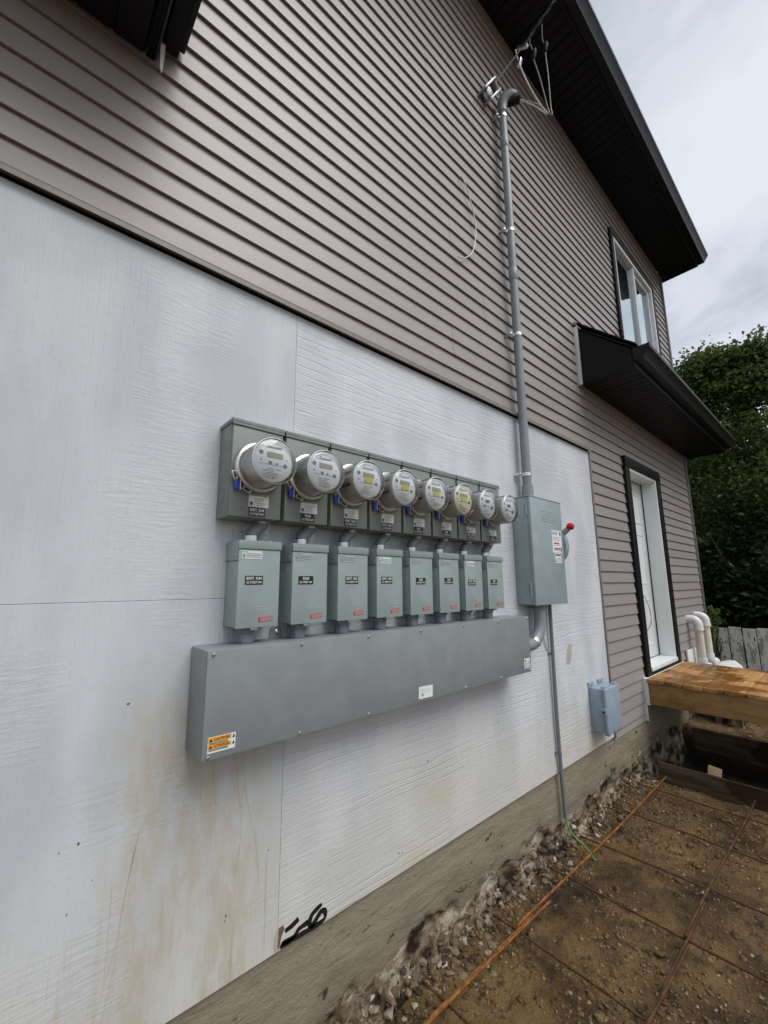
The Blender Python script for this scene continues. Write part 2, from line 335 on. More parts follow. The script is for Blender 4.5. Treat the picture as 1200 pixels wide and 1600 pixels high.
# ------------------------------------------------------------------ mesh helpers
WL = {}
def empty(name, loc, label=None, cat=None, group=None):
    o = bpy.data.objects.new(name, None); COL.objects.link(o); o.location = loc; WL[o] = Vector(loc); o.empty_display_size = .1
    tag(o, label, cat, group); return o
def tag(o, label=None, cat=None, group=None, kind=None):
    if label: o['label'] = label
    if cat: o['category'] = cat
    if group: o['group'] = group
    if kind: o['kind'] = kind
    return o
class MB:
    def __init__(s): s.bm = bmesh.new()
    def poly(s, vs_, faces):
        v = [s.bm.verts.new(p) for p in vs_]
        for f in faces:
            try: s.bm.faces.new([v[i] for i in f])
            except ValueError: pass
        return s
    def box(s, x0, x1, y0, y1, z0, z1, M=None):
        P = [Vector(p) for p in ((x0,y0,z0),(x1,y0,z0),(x1,y1,z0),(x0,y1,z0),(x0,y0,z1),(x1,y0,z1),(x1,y1,z1),(x0,y1,z1))]
        if M is not None: P = [M @ p for p in P]
        return s.poly(P, [(0,3,2,1),(4,5,6,7),(0,1,5,4),(1,2,6,5),(2,3,7,6),(3,0,4,7)])
    def extr(s, prof, axis, a, b_):
        """closed 2-D profile extruded along an axis; prof in the two other axes in xyz order"""
        def P(t, q): return {'x': (t, q[0], q[1]), 'y': (q[0], t, q[1]), 'z': (q[0], q[1], t)}[axis]
        k = len(prof); vs_ = [P(a, q) for q in prof] + [P(b_, q) for q in prof]
        fs = [tuple(range(k)), tuple(range(2*k-1, k-1, -1))] + [(i, i+k, (i+1) % k + k, (i+1) % k) for i in range(k)]
        return s.poly(vs_, fs)
    def lathe(s, prof, c, axis='y', n_=32, cap0=True, cap1=True):
        """prof: list of (radius, t) along axis"""
        vs_ = []; fs = []
        for r, t in prof:
            for i in range(n_):
                a = 2*math.pi*i/n_; u, w = r*math.cos(a), r*math.sin(a)
                vs_.append({'y': (c[0]+u, c[1]+t, c[2]+w), 'z': (c[0]+u, c[1]+w, c[2]+t), 'x': (c[0]+t, c[1]+u, c[2]+w)}[axis])
        for k in range(len(prof)-1):
            for i in range(n_): fs.append((k*n_+i, k*n_+(i+1) % n_, (k+1)*n_+(i+1) % n_, (k+1)*n_+i))
        if cap0: fs.append(tuple(range(n_-1, -1, -1)))
        if cap1: fs.append(tuple((len(prof)-1)*n_+i for i in range(n_)))
        return s.poly(vs_, fs)
    def tube(s, pts, r, n_=10, smooth=0, rs=None):
        P = [Vector(p) for p in pts]
        if smooth:
            Q = []; Rr = []
            for i in range(len(P)-1):
                p0, p1, p2, p3 = P[max(i-1, 0)], P[i], P[i+1], P[min(i+2, len(P)-1)]
                for k in range(smooth):
                    t = k/smooth
                    Q.append(.5*((2*p1)+(p2-p0)*t+(2*p0-5*p1+4*p2-p3)*t*t+(3*p1-p0-3*p2+p3)*t**3))
                    if rs: Rr.append(rs[i]*(1-t)+rs[i+1]*t)
            Q.append(P[-1]); P = Q
            if rs: Rr.append(rs[-1]); rs = Rr
        vs_ = []; up = None
        for i, p in enumerate(P):
            d = (P[min(i+1, len(P)-1)]-P[max(i-1, 0)]).normalized()
            if up is None: up = d.orthogonal().normalized()
            else:
                up = up-d*up.dot(d); up = up.normalized() if up.length > 1e-6 else d.orthogonal().normalized()
            w = d.cross(up); rr = rs[i] if rs else r
            for k in range(n_):
                a = 2*math.pi*k/n_; vs_.append(p+(up*math.cos(a)+w*math.sin(a))*rr)
        fs = []
        for i in range(len(P)-1):
            for k in range(n_): fs.append((i*n_+k, i*n_+(k+1) % n_, (i+1)*n_+(k+1) % n_, (i+1)*n_+k))
        fs.append(tuple(range(n_-1, -1, -1))); fs.append(tuple((len(P)-1)*n_+k for k in range(n_)))
        return s.poly(vs_, fs)
    def text(s, txt, cx, y, cz, h, w=None, depth=.0004, bold=True):
        """block of mesh lettering facing -y, centred on (cx, cz); h = cap height, w = forced width"""
        vs_, fs = glyphs(txt)
        x0 = min(v[0] for v in vs_); x1 = max(v[0] for v in vs_); y0 = min(v[1] for v in vs_); y1 = max(v[1] for v in vs_)
        sz = h/(y1-y0); sx = (w/(x1-x0)) if w else sz
        return s.poly([(cx+(v[0]-(x0+x1)/2)*sx, y, cz+(v[1]-(y0+y1)/2)*sz) for v in vs_], fs)
    def build(s, name, mat, parent=None, bevel=0, smooth=False, seg=2, ang=35, recalc=True):
        bm = s.bm
        if recalc: bmesh.ops.recalc_face_normals(bm, faces=bm.faces)
        if bevel:
            ed = [e_ for e_ in bm.edges if len(e_.link_faces) == 2 and e_.calc_face_angle(0) > R(30)]
            bmesh.ops.bevel(bm, geom=ed, offset=bevel, segments=seg, affect='EDGES', clamp_overlap=True, profile=.5)
        me = bpy.data.meshes.new(name); 
        o = bpy.data.objects.new(name, me); COL.objects.link(o)
        if parent is not None:
            off = WL[parent]; o.parent = parent; WL[o] = off
        else:
            xs = [v.co for v in bm.verts]
            off = Vector(((min(v.x for v in xs)+max(v.x for v in xs))/2, (min(v.y for v in xs)+max(v.y for v in xs))/2, min(v.z for v in xs)))
            o.location = off; WL[o] = off
        bmesh.ops.translate(bm, vec=-off, verts=bm.verts)
        bm.to_mesh(me); bm.free()
        me.materials.append(MT[mat] if isinstance(mat, str) else mat)
        if smooth or bevel:
            me.polygons.foreach_set('use_smooth', [True]*len(me.polygons)); me.set_sharp_from_angle(angle=R(ang))
        return o
_gc = {}
def glyphs(txt):
    if txt in _gc: return _gc[txt]
    cu = bpy.data.curves.new('lettering', 'FONT'); cu.body = txt; cu.size = 1; cu.resolution_u = 2; cu.offset = .012
    to = bpy.data.objects.new('lettering', cu); COL.objects.link(to)
    dg = bpy.context.evaluated_depsgraph_get(); ev = to.evaluated_get(dg); me = ev.to_mesh()
    r = ([tuple(v.co) for v in me.vertices], [tuple(p.vertices) for p in me.polygons])
    ev.to_mesh_clear(); bpy.data.objects.remove(to); bpy.data.curves.remove(cu)
    _gc[txt] = r; return r

# ================================================================== GROUND
def pit(x): return max(0, min(1, (x-4.57)/.05))*max(0, min(1, (5.78-x)/.05))
def gh(x, y):
    if x < -6 or x > 14 or y < -10: return 0.0
    f = mn.fractal(Vector((x*1.7, y*1.7, .3)), .9, 2, 6)*.017-.012
    f += max(0, mn.fractal(Vector((x*7, y*7, 2.1)), .7, 2, 5))*.020 - max(0, mn.noise(Vector((x*3.1, y*3.1, 8.2)))-.25)*.045
    h = f + .05*math.exp(-max(0, -y-.02)/.07)*max(0, .45+mn.noise(Vector((x*4, 1.7, 0))))
    h -= .012*math.exp(-((x-3.55)**2)/.10-((y+.55)**2)/.02)
    h += -.17*pit(x)
    if x > 5.75: h += .13*min(1, (x-5.75)/.06) + .03*max(0, mn.noise(Vector((x*5, y*5, 3))))
    return h
def rng(a, b_, st):
    k = int(round((b_-a)/st)); return [a+(b_-a)*i/k for i in range(k+1)]
xs = [-900, -200, -60, -20, -8, -4, -2, -1] + rng(-.4, .9, .1)[:-1] + rng(.9, 5.0, .0175) + rng(5.04, 6.0, .04) + rng(6.1, 9, .15) + [9.5, 10, 11, 12, 14, 20, 40, 100, 300, 900]
ys = [-900, -300, -80, -25, -10, -6, -4, -3] + rng(-2.4, -1.4, .06)[:-1] + rng(-1.4, .05, .0175) + [.12, .3, 1, 4, 9, 14, 40, 120, 400, 900]
nx, ny = len(xs), len(ys)
g = MB(); g.poly([(x, y, gh(x, y)) for y in ys for x in xs], [(j*nx+i, j*nx+i+1, (j+1)*nx+i+1, (j+1)*nx+i) for j in range(ny-1) for i in range(nx-1)])
ground = g.build('ground', 'dirt', smooth=True, ang=80); tag(ground, 'wet brown dirt trench floor with clods', 'dirt', kind='structure')

_ib = bmesh.new(); bmesh.ops.create_icosphere(_ib, subdivisions=1, radius=1); _ib.verts.ensure_lookup_table()
ICO_V = [v.co.copy() for v in _ib.verts]; ICO_F = [[v.index for v in f_.verts] for f_ in _ib.faces]; _ib.free()
def stones(name, mat, cnt, area, smin, smax, label, cat, flat=(.4, .8), bury=(-.25, .35), pw=2.2, onwall=False):
    rnd = random.Random(len(name)*13+cnt); V = []; F = []
    for _ in range(cnt):
        x, y = area(rnd); sz = smin*(smax/smin)**(rnd.random()**pw)
        M_ = Matrix.Translation((x, y, gh(x, y)+sz*rnd.uniform(*bury))) @ Matrix.Rotation(rnd.random()*6.28, 4, 'Z') @ Matrix.Rotation(rnd.uniform(-.6, .6), 4, 'X') @ Matrix.Diagonal((sz, sz*rnd.uniform(.55, 1), sz*rnd.uniform(*flat), 1))
        if onwall:
            zz = rnd.uniform(-.02, .16)*rnd.random()**.6
            M_.translation = Vector((x, fy(x, zz)-sz*.05, max(zz, gh(x, -.03))))
        k_ = len(V)
        for v in ICO_V: V.append(M_ @ (v+Vector((rnd.uniform(-1, 1), rnd.uniform(-1, 1), rnd.uniform(-1, 1)))*.24))
        F += [[i+k_ for i in f_] for f_ in ICO_F]
    me = bpy.data.meshes.new(name); me.from_pydata(V, [], F); me.materials.append(MT[mat]); o = bpy.data.objects.new(name, me); COL.objects.link(o)
    return tag(o, label, cat, kind='stuff')
def clumpy(rnd):
    while True:
        x, y = rnd.uniform(1.1, 4.55), -rnd.random()**1.1*1.6+.01
        if mn.noise(Vector((x*2.2, y*2.2, 5))) + rnd.uniform(-.4, .5) > .08: return x, y
stones('gravel', 'pebble', 11000, clumpy, .0020, .012, 'small brown stones and grit scattered over the dirt', 'gravel')
stones('dirt_clods', 'clod', 1500, clumpy, .008, .034, 'lumps of wet brown soil lying on the trench floor', 'dirt', (.35, .7), (-.45, .10), 1.6)
stones('rubble', 'chip', 1300, lambda r_: (r_.uniform(.9, 4.5), -abs(r_.gauss(0, .06))+.0), .003, .026, 'broken plaster crumbs along the foot of the foundation', 'rubble')
stones('fallen_leaf_litter', 'pebble', 700, lambda r_: (r_.uniform(5.85, 8.1), -r_.uniform(0, 2.2)), .008, .03, 'brown leaf litter and soil beyond the deck', 'leaf litter')

# ================================================================== HOUSE
H = empty('house', (0, 0, 0), 'two storey house with taupe lap siding and white painted lower panels', 'house')
XR, XL = 7.33, -3.2           # right corner, left end
ZB0, ZB1 = .496, 2.923        # white panels
ZS = 2.962                    # first course of the upper siding
ZT = 6.58                     # soffit
XB = 3.83                     # right edge of panels
# structural wall behind
wall = MB().box(XL, 4.6, .03, .40, .45, 7.0).box(4.6, 4.815, .0301, .40, .75, 7.0).box(4.815, 5.735, .03, .40, 2.96, 4.55).box(4.815, 5.735, .03, .40, .75, .869)
wall.box(5.735, 5.88, .0301, .4, .75, 4.55).box(5.88, XR-.01, .03, .40, .45, 4.55).box(4.815, 5.14, .0302, .40, 4.55, 7.0).box(6.64, XR-.01, .0302, .40, 4.55, 7.0).box(5.14, 6.64, .0303, .40, 6.02, 7.0)
wall = wall.build('wall', 'siding', H)
# house body behind so other viewpoints see a solid block
MB().box(XL, XR-.02, .41, 7.5, .45, 6.9).build('rear_body', 'siding', H)
# ---- foundation
xs2 = [XL, -1, -.2] + rng(0, 5.0, .0125) + rng(5.1, XR-.02, .1); zs2 = [-.28, -.15]+rng(-.08, .27, .0125)+rng(.285, ZB0, .02)
zs2[-1] = ZB0-.001
def fy(x, z):
    a = mn.fractal(Vector((x*3.2, z*5, 9.1)), .9, 2, 5); e_ = z+.13*mn.fractal(Vector((x*3.5, z*2, 4.4)), .9, 2, 4)
    k = max(0, min(1, (.215-e_)/.03)); k = k*k*(3-2*k)
    y = .014 - .003*mn.noise(Vector((x*1.1, z*26, 1))) - .0022*mn.fractal(Vector((x*5, z*9, 7)), 1, 2, 3)
    r_ = mn.fractal(Vector((x*6, z*9, 3.3)), .9, 2, 4)
    y += k*(.016+.016*r_) - .10*max(0, (.12-z))*k
    return max(-.11, min(.055, y))
nx2, nz2 = len(xs2), len(zs2); f = MB()
vv = [(x, fy(x, z), z) for z in zs2 for x in xs2]
f.poly(vv, [(j*nx2+i, j*nx2+i+1, (j+1)*nx2+i+1, (j+1)*nx2+i) for j in range(nz2-1) for i in range(nx2-1)])
f.box(XL, XR-.02, .062, .40, -.28, ZB0-.06)
f.box(4.66, 5.86, .004, .40, .30, .795)
stones('foot_rubble', 'chip', 1500, lambda r_: (r_.uniform(.85, 4.6), 0), .004, .034, 'crumbled plaster and stones clinging to the foot of the foundation', 'rubble', (.4, .8), (0, 0), 2.1, True)
fo = f.build('foundation', 'concrete', H, smooth=True, ang=70, recalc=True); fo['label'] = 'beige parged concrete foundation crumbling at its foot'

# ---- white panels (sheets with open joints)
XSEAM = .822
gp = .0004
for (x0, x1, z0, z1, mt) in ((XL, XSEAM-gp, ZB0, 1.700-gp, 'board_v'), (XL, XSEAM-gp, 1.700+gp, ZB1, 'board_v'),
                             (XSEAM+gp, XB, ZB0, 1.583-gp, 'board_h'), (XSEAM+gp, XB, 1.583+gp, ZB1, 'board_h')):
    MB().box(x0, x1, 0, .014, z0, z1).build('wall_panel', mt, H, bevel=.0012, seg=1)
MB().box(XSEAM-.05, XSEAM+.05, .0145, .029, ZB0+.01, ZB1).box(XL, XB, .0146, .0291, 1.55, 1.73).build('joint_backing', 'board_h', H)
# torn corner of paint at the foot of the seam and nail heads
for (x, z) in ((.30, 1.40), (.62, 1.94), (.72, 1.935), (1.02, 1.94), (3.06, 1.64), (.91, 1.60), (2.26, 1.62), (1.6, .9), (2.2, .95), (3.2, 1.1), (3.4, 2.3)):
    MB().lathe([(.0042, 0), (.0042, -.0012), (.002, -.0022)], (x, 0, z), 'y', 8).build('nail_head', 'nickel', H, smooth=True)
# graffiti strokes sprayed on the panel
def ribbon(pts, w, y=-.0006):
    mb = MB(); P = [Vector((p[0], 0, p[1])) for p in pts]; Q = []
    for i in range(len(P)-1):
        p0, p1, p2, p3 = P[max(i-1, 0)], P[i], P[i+1], P[min(i+2, len(P)-1)]
        for k in range(5):
            t = k/5; Q.append(.5*((2*p1)+(p2-p0)*t+(2*p0-5*p1+4*p2-p3)*t*t+(3*p1-p0-3*p2+p3)*t**3))
    Q.append(P[-1]); L_, R_ = [], []
    for i, p in enumerate(Q):
        d = (Q[min(i+1, len(Q)-1)]-Q[max(i-1, 0)]); d.normalize(); nn = Vector((-d.z, 0, d.x)); ww = w*(.85+.3*mn.noise(p*40))
        if i in (0, len(Q)-1): ww *= .6
        L_.append(p+nn*ww); R_.append(p-nn*ww)
    k = len(Q); mb.poly([(v.x, y, v.z) for v in L_+R_], [(i, i+1, i+1+k, i+k) for i in range(k-1)])
    return mb
GR = [[(.850, .546), (.880, .551), (.904, .560)], [(.838, .514), (.884, .512), (.908, .527), (.945, .531)],
      [(.832, .507), (.882, .506), (.942, .505), (1.010, .506), (1.018, .530), (1.0, .539), (.977, .522), (.962, .512), (.950, .522), (.961, .547), (1.004, .562)]]
for gs in GR: ribbon(gs, .0105).build('graffiti_stroke', 'wireblack', H)
MT['tan_stain'] = paint('tan_stain', (.44, .40, .315), .7, var=.12)
MT['mud_stain'] = paint('mud_stain', (.16, .115, .07), .8, var=.3)
for pts, w_, mt_ in (([(.363, 1.05), (.347, .963), (.332, .858), (.322, .761), (.302, .675), (.285, .604)], .0008, 'tan_stain'), ([(.357, 1.029), (.343, .933), (.331, .828), (.327, .741), (.315, .656), (.304, .593)], .0007, 'tan_stain'),
                     ([(.635, 1.225), (.653, 1.066), (.67, .955), (.668, .866), (.655, .799)], .0012, 'tan_stain'), ([(.664, 1.225), (.683, 1.041), (.713, .925), (.734, .826), (.742, .734)], .0013, 'tan_stain'), ([(.555, 1.215), (.575, 1.06), (.586, 1.03)], .0014, 'tan_stain')):
    ribbon(pts, w_, -.0004).build('streak', mt_, H)
def blot(pts, mt_, y=-.0005):
    cx = sum(p[0] for p in pts)/len(pts); cz = sum(p[1] for p in pts)/len(pts); P_ = []
    for i in range(len(pts)):
        a_, b_ = pts[i], pts[(i+1) % len(pts)]
        for k_ in range(4):
            u, w_ = a_[0]+(b_[0]-a_[0])*k_/4, a_[1]+(b_[1]-a_[1])*k_/4; j = 1+.30*mn.noise(Vector((u*90, w_*90, 1)))
            P_.append((cx+(u-cx)*j, y, max(ZB0+.001, cz+(w_-cz)*j)))
    MB().poly(P_, [tuple(range(len(P_)))]).build('paint_damage', mt_, H)
blot([(3.150, 1.288), (3.215, 1.286), (3.165, 1.165), (3.085, 1.152), (3.115, 1.225)], 'tan_stain')
blot([(.824, .568), (.838, .572), (.850, .556), (.836, .536), (.828, .499), (.824, .499)], 'mud_stain')
blot([(.806, .545), (.819, .565), (.819, .499), (.810, .500)], 'tan_stain')
for i, (x, z) in enumerate(((.17, 1.05), (.211, 1.057), (.201, .894), (.251, .953), (.633, .692), (.63, .680), (.776, .829), (1.403, .578), (1.422, .573), (1.864, .800))):
    q_ = .0016+.0022*((i*37) % 10)/10
    blot([(x-q_, z), (x-q_*.2, z+q_*1.6), (x+q_, z+q_*.3), (x+q_*.1, z-q_*1.8)], 'mud_stain')
# ---- drip cap above panels and edge trims
MB().extr([(-.001, ZB1+.001), (.028, ZB1+.001), (.028, ZB1+.016), (.004, ZB1+.016)], 'x', XL, XB+.01).build('gap_shade', 'black', H)  # black strip in the gap, stands in for shade under the drip cap
MB().extr([(.029, 2.935), (.002, 2.940), (-.024, 2.932), (-.026, 2.926), (-.028, 2.926), (-.028, 2.944), (-.010, 2.952), (-.012, 2.9625), (.029, 2.9625)], 'x', XL, XB+.02).build('drip_cap', 'trimmetal', H)
MB().box(XB+.002, XB+.024, -.012, .028, ZB0-.012, ZB1+.001).build('edge_trim', 'trimmetal', H, bevel=.003)

# ---- siding courses
HC = .1016
WIN = (5.07, 6.71, 4.60, 6.09); DOOR = (4.70, 5.86, .80, 3.07)
YS = .016
def prof(z0, za, zb):
    pts = []
    def fr(t): return YS-.0150+.0135*t**1.15
    lo, hi = max(za, z0), min(zb, z0+HC)
    pts.append((YS+.012, lo)); 
    if lo == z0: pts += [(YS-.006, z0+.0035), (YS-.0128, z0), (YS-.0150, z0+.0015)]
    for q in (.06, .35, .7, 1.0):
        zq = z0+HC*q
        if lo < zq < hi-1e-5: pts.append((fr(q), zq))
    if lo > z0: pts.insert(1, (fr((lo-z0)/HC), lo))
    pts.append((fr((hi-z0)/HC), hi)); pts.append((YS+.012, hi))
    return pts
rs_ = random.Random(3)
def course(z0, x0, x1, zclip=(-9, 9), joints=()):
    za, zb = max(z0, zclip[0]), min(z0+HC, zclip[1])
    if zb-za < .008: return
    segs = [(x0, x1, za, zb)]
    for (ox0, ox1, oz0, oz1) in (WIN, DOOR):
        ns = []
        for (a, b_, c_, d_) in segs:
            if b_ <= ox0 or a >= ox1 or d_ <= oz0 or c_ >= oz1: ns.append((a, b_, c_, d_)); continue
            if a < ox0: ns.append((a, ox0, c_, d_))
            if b_ > ox1: ns.append((ox1, b_, c_, d_))
            if d_ > oz1+.008: ns.append((max(a, ox0), min(b_, ox1), oz1, d_))
            if c_ < oz0-.008: ns.append((max(a, ox0), min(b_, ox1), c_, oz0))
        segs = ns
    fin = []
    for s_ in segs:
        cut = [s_[0]]+[j for j in joints if s_[0]+.25 < j < s_[1]-.25]+[s_[1]]
        for i in range(len(cut)-1): fin.append((cut[i], cut[i+1]+(.02 if i < len(cut)-2 else 0), s_[2], s_[3], i % 2))
    for (a, b_, c_, d_, par) in fin:
        p_ = prof(z0, c_, d_)
        if par: p_ = [(y_+.0018 if y_ < YS+.011 else y_, z_) for (y_, z_) in p_]
        MB().extr(p_, 'x', a, b_).build('siding_plank', 'siding', wall)
k = 0; z = ZS; jn = []
while z < ZT-.005:
    if k % 2 == 0: jn = sorted([rs_.uniform(-2.4, .0), rs_.uniform(1.3, 2.3) if k % 4 else rs_.uniform(2.95, 3.6), rs_.uniform(4.9, 6.4)])
    course(z, XL, XR-.035, (ZS, ZT), jn); z += HC; k += 1
z = ZS-HC; k = 0
while z+HC > .40:
    zc = .462 if True else 0
    if z+HC <= zc+.01: break
    if z < .80:
        course(z, XB+.026, 4.62, (zc, ZS)); course(z, 5.90, XR-.035, (zc, ZS))
    else: course(z, XB+.026, XR-.035, (zc, ZS))
    z -= HC; k += 1
MB().box(4.622, 4.642, -.014, .03, .455, .858).build('edge_trim', 'vinylwhite', H, bevel=.003)
MB().box(XR-.033, XR+.008, -.018, .07, .44, ZT-.002).build('corner_trim', 'trimmetal', H, bevel=.004)
# soffit moulding where siding meets eave
MB().box(XL, XR-.035, -.012, .0275, ZT-.028, ZT-.001).build('eave_moulding', 'trimmetal', H, bevel=.003)

# ---- upper window
wx0, wx1, wz0, wz1 = WIN
win = MB().box(wx0+.07, wx0+.125, -.018, .10, wz0, wz1-.07).box(wx1-.125, wx1-.07, -.018, .10, wz0, wz1-.07).box(wx0+.1255, wx1-.1255, -.018, .10, wz1-.125, wz1-.07).box(wx0+.1255, wx1-.1255, -.018, .10, wz0, wz0+.055)
win = win.build('window', 'vinylwhite', H, bevel=.004)
MB().box(wx0, wx0+.0695, -.026, .05, wz0, wz1-.0705).box(wx0, wx1, -.0262, .05, wz1-.07, wz1).box(wx1-.0695, wx1, -.026, .05, wz0, wz1-.0705).build('casing', 'black_trim', win, bevel=.004)
xm = wx0+.125+(wx1-wx0-.25)*.50
MB().box(xm-.03, xm+.03, -.006, .09, wz0+.0555, wz1-.1255).build('mullion', 'vinylwhite', win, bevel=.004)
MB().box(xm+.0305, xm+.075, .02, .07, wz0+.06, wz1-.13).box(wx1-.17, wx1-.1255, .02, .07, wz0+.06, wz1-.13).box(xm+.0755, wx1-.1705, .02, .07, wz1-.175, wz1-.13).build('sash', 'vinylwhite', win, bevel=.003)
MB().box(wx0+.1256, xm-.0301, .030, .038, wz0+.056, wz1-.126).build('pane', 'glass', win)
MB().box(xm+.0756, wx1-.1706, .045, .053, wz0+.061, wz1-.1755).build('pane', 'glass', win)

# ---- door
dx0, dx1, dz0, dz1 = DOOR
door = MB().box(4.838, 5.705, .152, .195, .915, 2.925).build('door', 'whitedoor', H, bevel=.003)
MB().box(dx0, 4.815, -.026, .05, dz0+.03, dz1-.1105).build('casing', 'black_trim', door, bevel=.004)
MB().box(5.735, dx1, -.026, .05, dz0+.03, dz1-.1105).build('casing', 'black_trim', door, bevel=.004)
MB().box(dx0, dx1, -.030, .05, dz1-.11, dz1).build('casing', 'black_trim', door, bevel=.004)
MB().box(4.8155, 4.8365, -.012, .20, .87, 2.9595).box(5.708, 5.7345, -.012, .20, .87, 2.9595).box(4.8367, 5.7078, -.012, .20, 2.928, 2.9594).build('jamb', 'whitedoor', door, bevel=.003)
MB().box(4.837, 5.7075, -.03, .20, .872, .912).build('sill', 'whitedoor', door, bevel=.003)
MB().box(4.7, 5.86, -.024, .03, .80, .8695).build('kick_trim', 'black_trim', door, bevel=.003)
MB().box(5.7055, 5.7078, .140, .152, .915, 2.925).box(4.84, 5.7054, .146, .1515, .9125, .9148).box(4.84, 5.7054, .146, .1515, 2.9252, 2.9275).build('weatherstrip', 'wireblack', door)
for (a, b_) in ((4.95, 5.23), (5.31, 5.59)):
    for (c_, d_) in ((1.05, 1.55), (1.72, 2.30), (2.42, 2.78)):
        q = MB()
        for (u0, u1, w0, w1) in ((a, b_, c_, c_+.022), (a, b_, d_-.022, d_), (a, a+.022, c_+.0222, d_-.0222), (b_-.022, b_, c_+.0222, d_-.0222)): q.box(u0, u1, .146, .1525, w0, w1)
        q.build('panel_moulding', 'whitedoor', door, bevel=.0028)
MB().lathe([(.026, 0), (.026, -.006), (.012, -.012), (.012, -.03), (.026, -.04), (.028, -.052), (.020, -.064), (0.004, -.066)], (4.905, .152, 1.88), 'y', 16).build('handle', 'nickel', door, smooth=True)
wr = MB().tube([(4.915, .10, 1.86), (4.93, .08, 1.70), (5.02, .10, 1.62), (5.25, .11, 1.60), (5.42, .115, 1.45), (5.44, .118, 1.30), (5.30, .12, 1.22), (5.1, .115, 1.19), (5.0, .12, 1.12)], .0032, 6, 6).build('loose_wire', 'wireblack', smooth=True)
tag(wr, 'thin dark wire dangling in a loop from the white door handle', 'wire')

# ---- roofs
def kgutter(x0, x1, yb, zt, par, w=.125, h=.115):
    """K-style gutter hung on a fascia at y=yb, top at z=zt"""
    o_ = [(yb, zt), (yb, zt-h), (yb-w*.58, zt-h), (yb-w*.66, zt-h*.80), (yb-w*.90, zt-h*.42), (yb-w, zt-h*.30), (yb-w, zt), (yb-w+.016, zt), (yb-w+.016, zt-.006), (yb-w+.005, zt-.008),
          (yb-w+.005, zt-h*.28), (yb-w*.88, zt-h*.38), (yb-w*.63, zt-h*.77), (yb-w*.55, zt-h+.005), (yb-.004, zt-h+.005), (yb-.004, zt)]
    MB().extr(o_, 'x', x0, x1).build('gutter', 'gutter', par, smooth=True, ang=25)
    cp = [(yb, zt-.001), (yb, zt-h), (yb-w*.58, zt-h), (yb-w*.66, zt-h*.80), (yb-w*.90, zt-h*.42), (yb-w, zt-h*.30), (yb-w, zt-.001)]
    MB().extr(cp, 'x', x0-.004, x0-.0005).build('gutter_end', 'gutter', par)
    MB().extr(cp, 'x', x1+.0005, x1+.004).build('gutter_end', 'gutter', par)
def soffit(x0, x1, yo, z, par, wd=.305):
    x = x0
    while x < x1-.02:
        e_ = min(x+wd, x1); q = (e_-x)/3.0; pr = []
        for i in range(3):
            a = x+i*q
            pr += [(a+.001, z+.007), (a+.004, z), (a+q-.010, z), (a+q-.007, z+.007)]
        pr += [(e_-.0005, z+.014), (x+.0005, z+.014)]
        MB().extr(pr, 'y', -.013, yo).build('soffit_panel', 'black', par)
        x = e_
def pent(x0, x1, zs, par_label, capL, capR, name='pent_roof', top=.585, yo=-.45):
    zf = zs+.16                                    # fascia top
    slope = (zs+top-zf)/(-.45)
    xe0, xe1 = x0-(.012 if capL else 0), x1+.012
    deck_ = MB().extr([(.0, zs+top-.012), (yo-.02, zf-.004), (yo-.02, zf+.012), (0, zs+top+.004)], 'x', xe0, xe1).build(name, 'black', H)
    deck_['label'] = par_label
    soffit(x0+.004, x1-.004, yo, zs, deck_)
    MB().box(x0, x1, yo-.014, yo-.0005, zs-.012, zf-.008).build('fascia', 'black', deck_, bevel=.002)
    ex = lambda a, b_: MB().extr([(-.012, zs-.010), (yo, zs-.010), (yo, zf-.010), (-.012, zs+top-.030)], 'x', a, b_)
    if capL:
        ex(x0-.010, x0+.0035).build('end_cap', 'black', deck_)
        MB().box(x0-.030, x0-.0105, -.03, .015, zs-.02, zs+top-.01).build('channel_trim', 'vinylwhite', deck_, bevel=.003)
    if capR: ex(x1-.0035, x1+.010).build('end_cap', 'black', deck_)
    kgutter(x0-.005, x1+.02, yo-.0145, zf-.006, deck_)
    L_ = math.hypot(.47, .47*abs(slope)); a_ = math.atan(abs(slope)); nc = 4
    for i in range(nc):
        t0, t1 = i/nc, (i+1)/nc+.08
        def pt(t, dz): return (yo-.045+t*(-yo+.045), zf+.006+.004+(t*(-yo+.045))*abs(slope)*.98+dz)
        t1 = min(t1, 1.0)
        MB().extr([pt(t0, .008), pt(t1, .004), pt(t1, .008), pt(t0, .016)], 'x', xe0-.015, xe1+.01).build('shingle_course', 'shingle', deck_)
    return deck_
pent(3.80, 7.47, 3.58, 'black skirt roof over the door with gutter and dark soffit', True, True)
pl = pent(XL, .20, 3.67, 'black skirt roof at the left end of the wall', False, False)
# boxed return at the right-hand end of the left skirt roof
MB().extr([(-.012, 3.755), (-.475, 3.755), (-.475, 3.83), (-.012, 4.22)], 'x', .2105, .262).build('end_cap', 'black', pl)
MB().extr([(-.012, 3.80), (-.485, 3.80), (-.485, 3.852), (-.012, 4.26)], 'x', .2625, .285).build('rake_trim', 'gutter', pl, bevel=.002)
st = MB().extr([(.198, 3.735), (.203, 3.625), (.210, 3.600), (.2135, 3.625), (.215, 3.735)], 'y', -.045, -.042).build('loose_trim_strip', 'whitestrip'); tag(st, 'short white vinyl strip poking out below the left skirt roof', 'trim strip')
